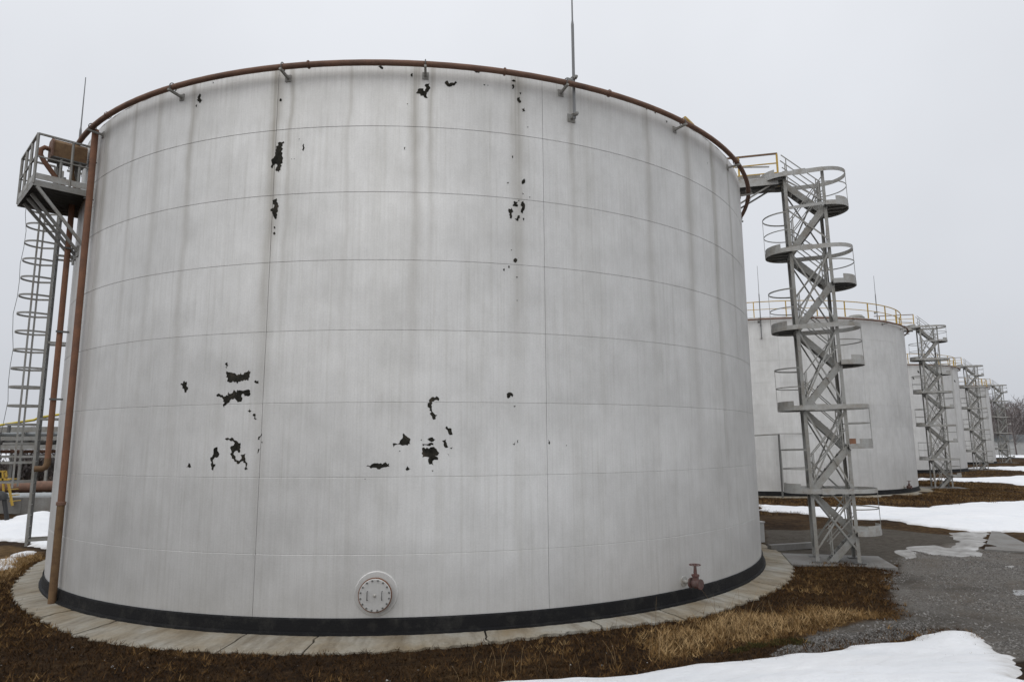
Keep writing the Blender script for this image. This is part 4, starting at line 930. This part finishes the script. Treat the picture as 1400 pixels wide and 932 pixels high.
# tall straw
cl = [(1002, 872, 34, .95), (1020, 868, 22, .8), (905, 880, 9, .8), (960, 866, 8, .7), (1045, 860, 12, .75), (1075, 853, 10, .6), (655, 918, 7, .55), (668, 921, 7, .6), (690, 922, 10, .62), (705, 921, 6, .6), (735, 920, 5, .5), (800, 915, 6, .5), (845, 908, 8, .5), (880, 900, 12, .5), (930, 889, 12, .5), (985, 880, 10, .5), (640, 925, 6, .4), (760, 900, 5, .4), (1110, 850, 10, .4), (820, 870, 3, .45), (540, 905, 3, .3)]
V = []; Fc = []; Sh = []
for px, py, n, h in cl:
    cx, cy = hit(px, py)
    for k in range(max(2, int(n * .5))):
        x = cx + random.gauss(0, .17); y = cy + random.gauss(0, .17); z = float(ground_h(x, y)); hh = h * random.uniform(.35, 1.05); lx, ly = random.gauss(0, .13), random.gauss(0, .13); pts = []
        for q in range(5): f = q / 4; pts.append((x + lx * f * f * hh * 2.2, y + ly * f * f * hh * 2.2, z + hh * f))
        a = random.uniform(0, 3.14); sh = random.random()
        for q in range(4):
            w0, w1 = .0045 * (1 - q * .17), .0045 * (1 - (q + 1) * .17)
            for da in (0, 1.57):
                k0 = len(V); c_, s_ = math.cos(a + da), math.sin(a + da)
                V += [(pts[q][0] - c_ * w0, pts[q][1] - s_ * w0, pts[q][2]), (pts[q][0] + c_ * w0, pts[q][1] + s_ * w0, pts[q][2]), (pts[q + 1][0] + c_ * w1, pts[q + 1][1] + s_ * w1, pts[q + 1][2]), (pts[q + 1][0] - c_ * w1, pts[q + 1][1] - s_ * w1, pts[q + 1][2])]
                Fc.append((k0, k0 + 1, k0 + 2, k0 + 3)); Sh += [sh] * 4
me = np_mesh('dry_reeds', np.array(V), np.array(Fc), 'straw', False); at = me.attributes.new('shade', 'FLOAT', 'POINT'); at.data.foreach_set('value', np.array(Sh, np.float32))
tag(place('dry_reeds', me), 'tall dry straw stalks standing in front of the near tank', kind='stuff')
# moss beside the snow
P = polyworld([(1000, 893), (1060, 884), (1120, 876), (1090, 870), (1030, 880)]); n = 9000
x, y = field(n, P[:, 0].min(), P[:, 0].max(), P[:, 1].min(), P[:, 1].max()); k = sdist(P, x, y) + .15 * wob(x, y, .4) > 0; x, y = x[k], y[k]
blades('moss', x, y, rng.uniform(.03, .07, len(x)), rng.uniform(.004, .008, len(x)), rng.uniform(.4, .9, len(x)), rng.uniform(0, 1, len(x)), 'moss', 'low green moss along the snow edge')
# gravel pebbles
def stones(name, x, y, s, shade, label):
    n = len(x); base = np.array([(1, 0, 0), (-.5, .87, 0), (-.5, -.87, 0), (.25, .1, .75), (-.2, .3, .7), (-.1, -.35, .72)], float)
    fc = np.array([(0, 1, 4), (0, 4, 3), (1, 2, 5), (1, 5, 4), (2, 0, 3), (2, 3, 5), (3, 4, 5)])
    a = rng.uniform(0, 6.28, n); B = base[None] * (1 + rng.normal(0, .22, (n, 6, 3))); ca, sa = np.cos(a)[:, None], np.sin(a)[:, None]
    X = (B[:, :, 0] * ca - B[:, :, 1] * sa) * s[:, None] + x[:, None]; Yy = (B[:, :, 0] * sa + B[:, :, 1] * ca) * s[:, None] + y[:, None]; Zz = B[:, :, 2] * s[:, None] * .8 + ground_h(x, y)[:, None] - .004
    me = np_mesh(name, np.stack([X, Yy, Zz], 2).reshape(-1, 3), (fc[None] + 6 * np.arange(n)[:, None, None]).reshape(-1, 3), 'pebbles', False)
    at = me.attributes.new('shade', 'FLOAT', 'POINT'); at.data.foreach_set('value', np.repeat(shade, 6).astype(np.float32)); return tag(place(name, me), label, kind='stuff')
x, y = field(150000, GRAVEL[:, 0].min() - 1, 17, 9, 24); d = sdist(GRAVEL, x, y) + .5 * wob(x, y, .8); k = (d > 0) & (rng.uniform(0, 1, len(x)) < np.clip(.35 + .8 * wob(x, y, 2.), .12, 1)); x, y = x[k], y[k]
stones('gravel', x, y, rng.uniform(.012, .036, len(x)), .2 + .55 * rng.uniform(0, 1, len(x)) ** 1.2, 'loose grey gravel of the yard at right')
PB = polyworld([(1035, 902), (1110, 894), (1180, 882), (1275, 864), (1255, 848), (1200, 856), (1140, 868), (1080, 883)])
x, y = field(26000, PB[:, 0].min(), PB[:, 0].max(), PB[:, 1].min(), PB[:, 1].max()); k = sdist(PB, x, y) + .12 * wob(x, y, .5) > 0; x, y = x[k], y[k]
stones('gravel', x, y, rng.uniform(.015, .045, len(x)), .08 + .62 * rng.uniform(0, 1, len(x)) ** 1.4, 'belt of coarse grey gravel between the dead grass and the near snow bank')
x, y = field(900, -14, 10, 10, 18); k = (np.hypot(x - TANKS[0][0], y - TANKS[0][1]) > 12.7) & (sdist(GRAVEL, x, y) < 0); x, y = x[k], y[k]
stones('pebbles', x, y, rng.uniform(.008, .02, len(x)) * (1 + (rng.uniform(0, 1, len(x)) > .95)), rng.uniform(.3, 1, len(x)), 'scattered pale pebbles in the dead grass')
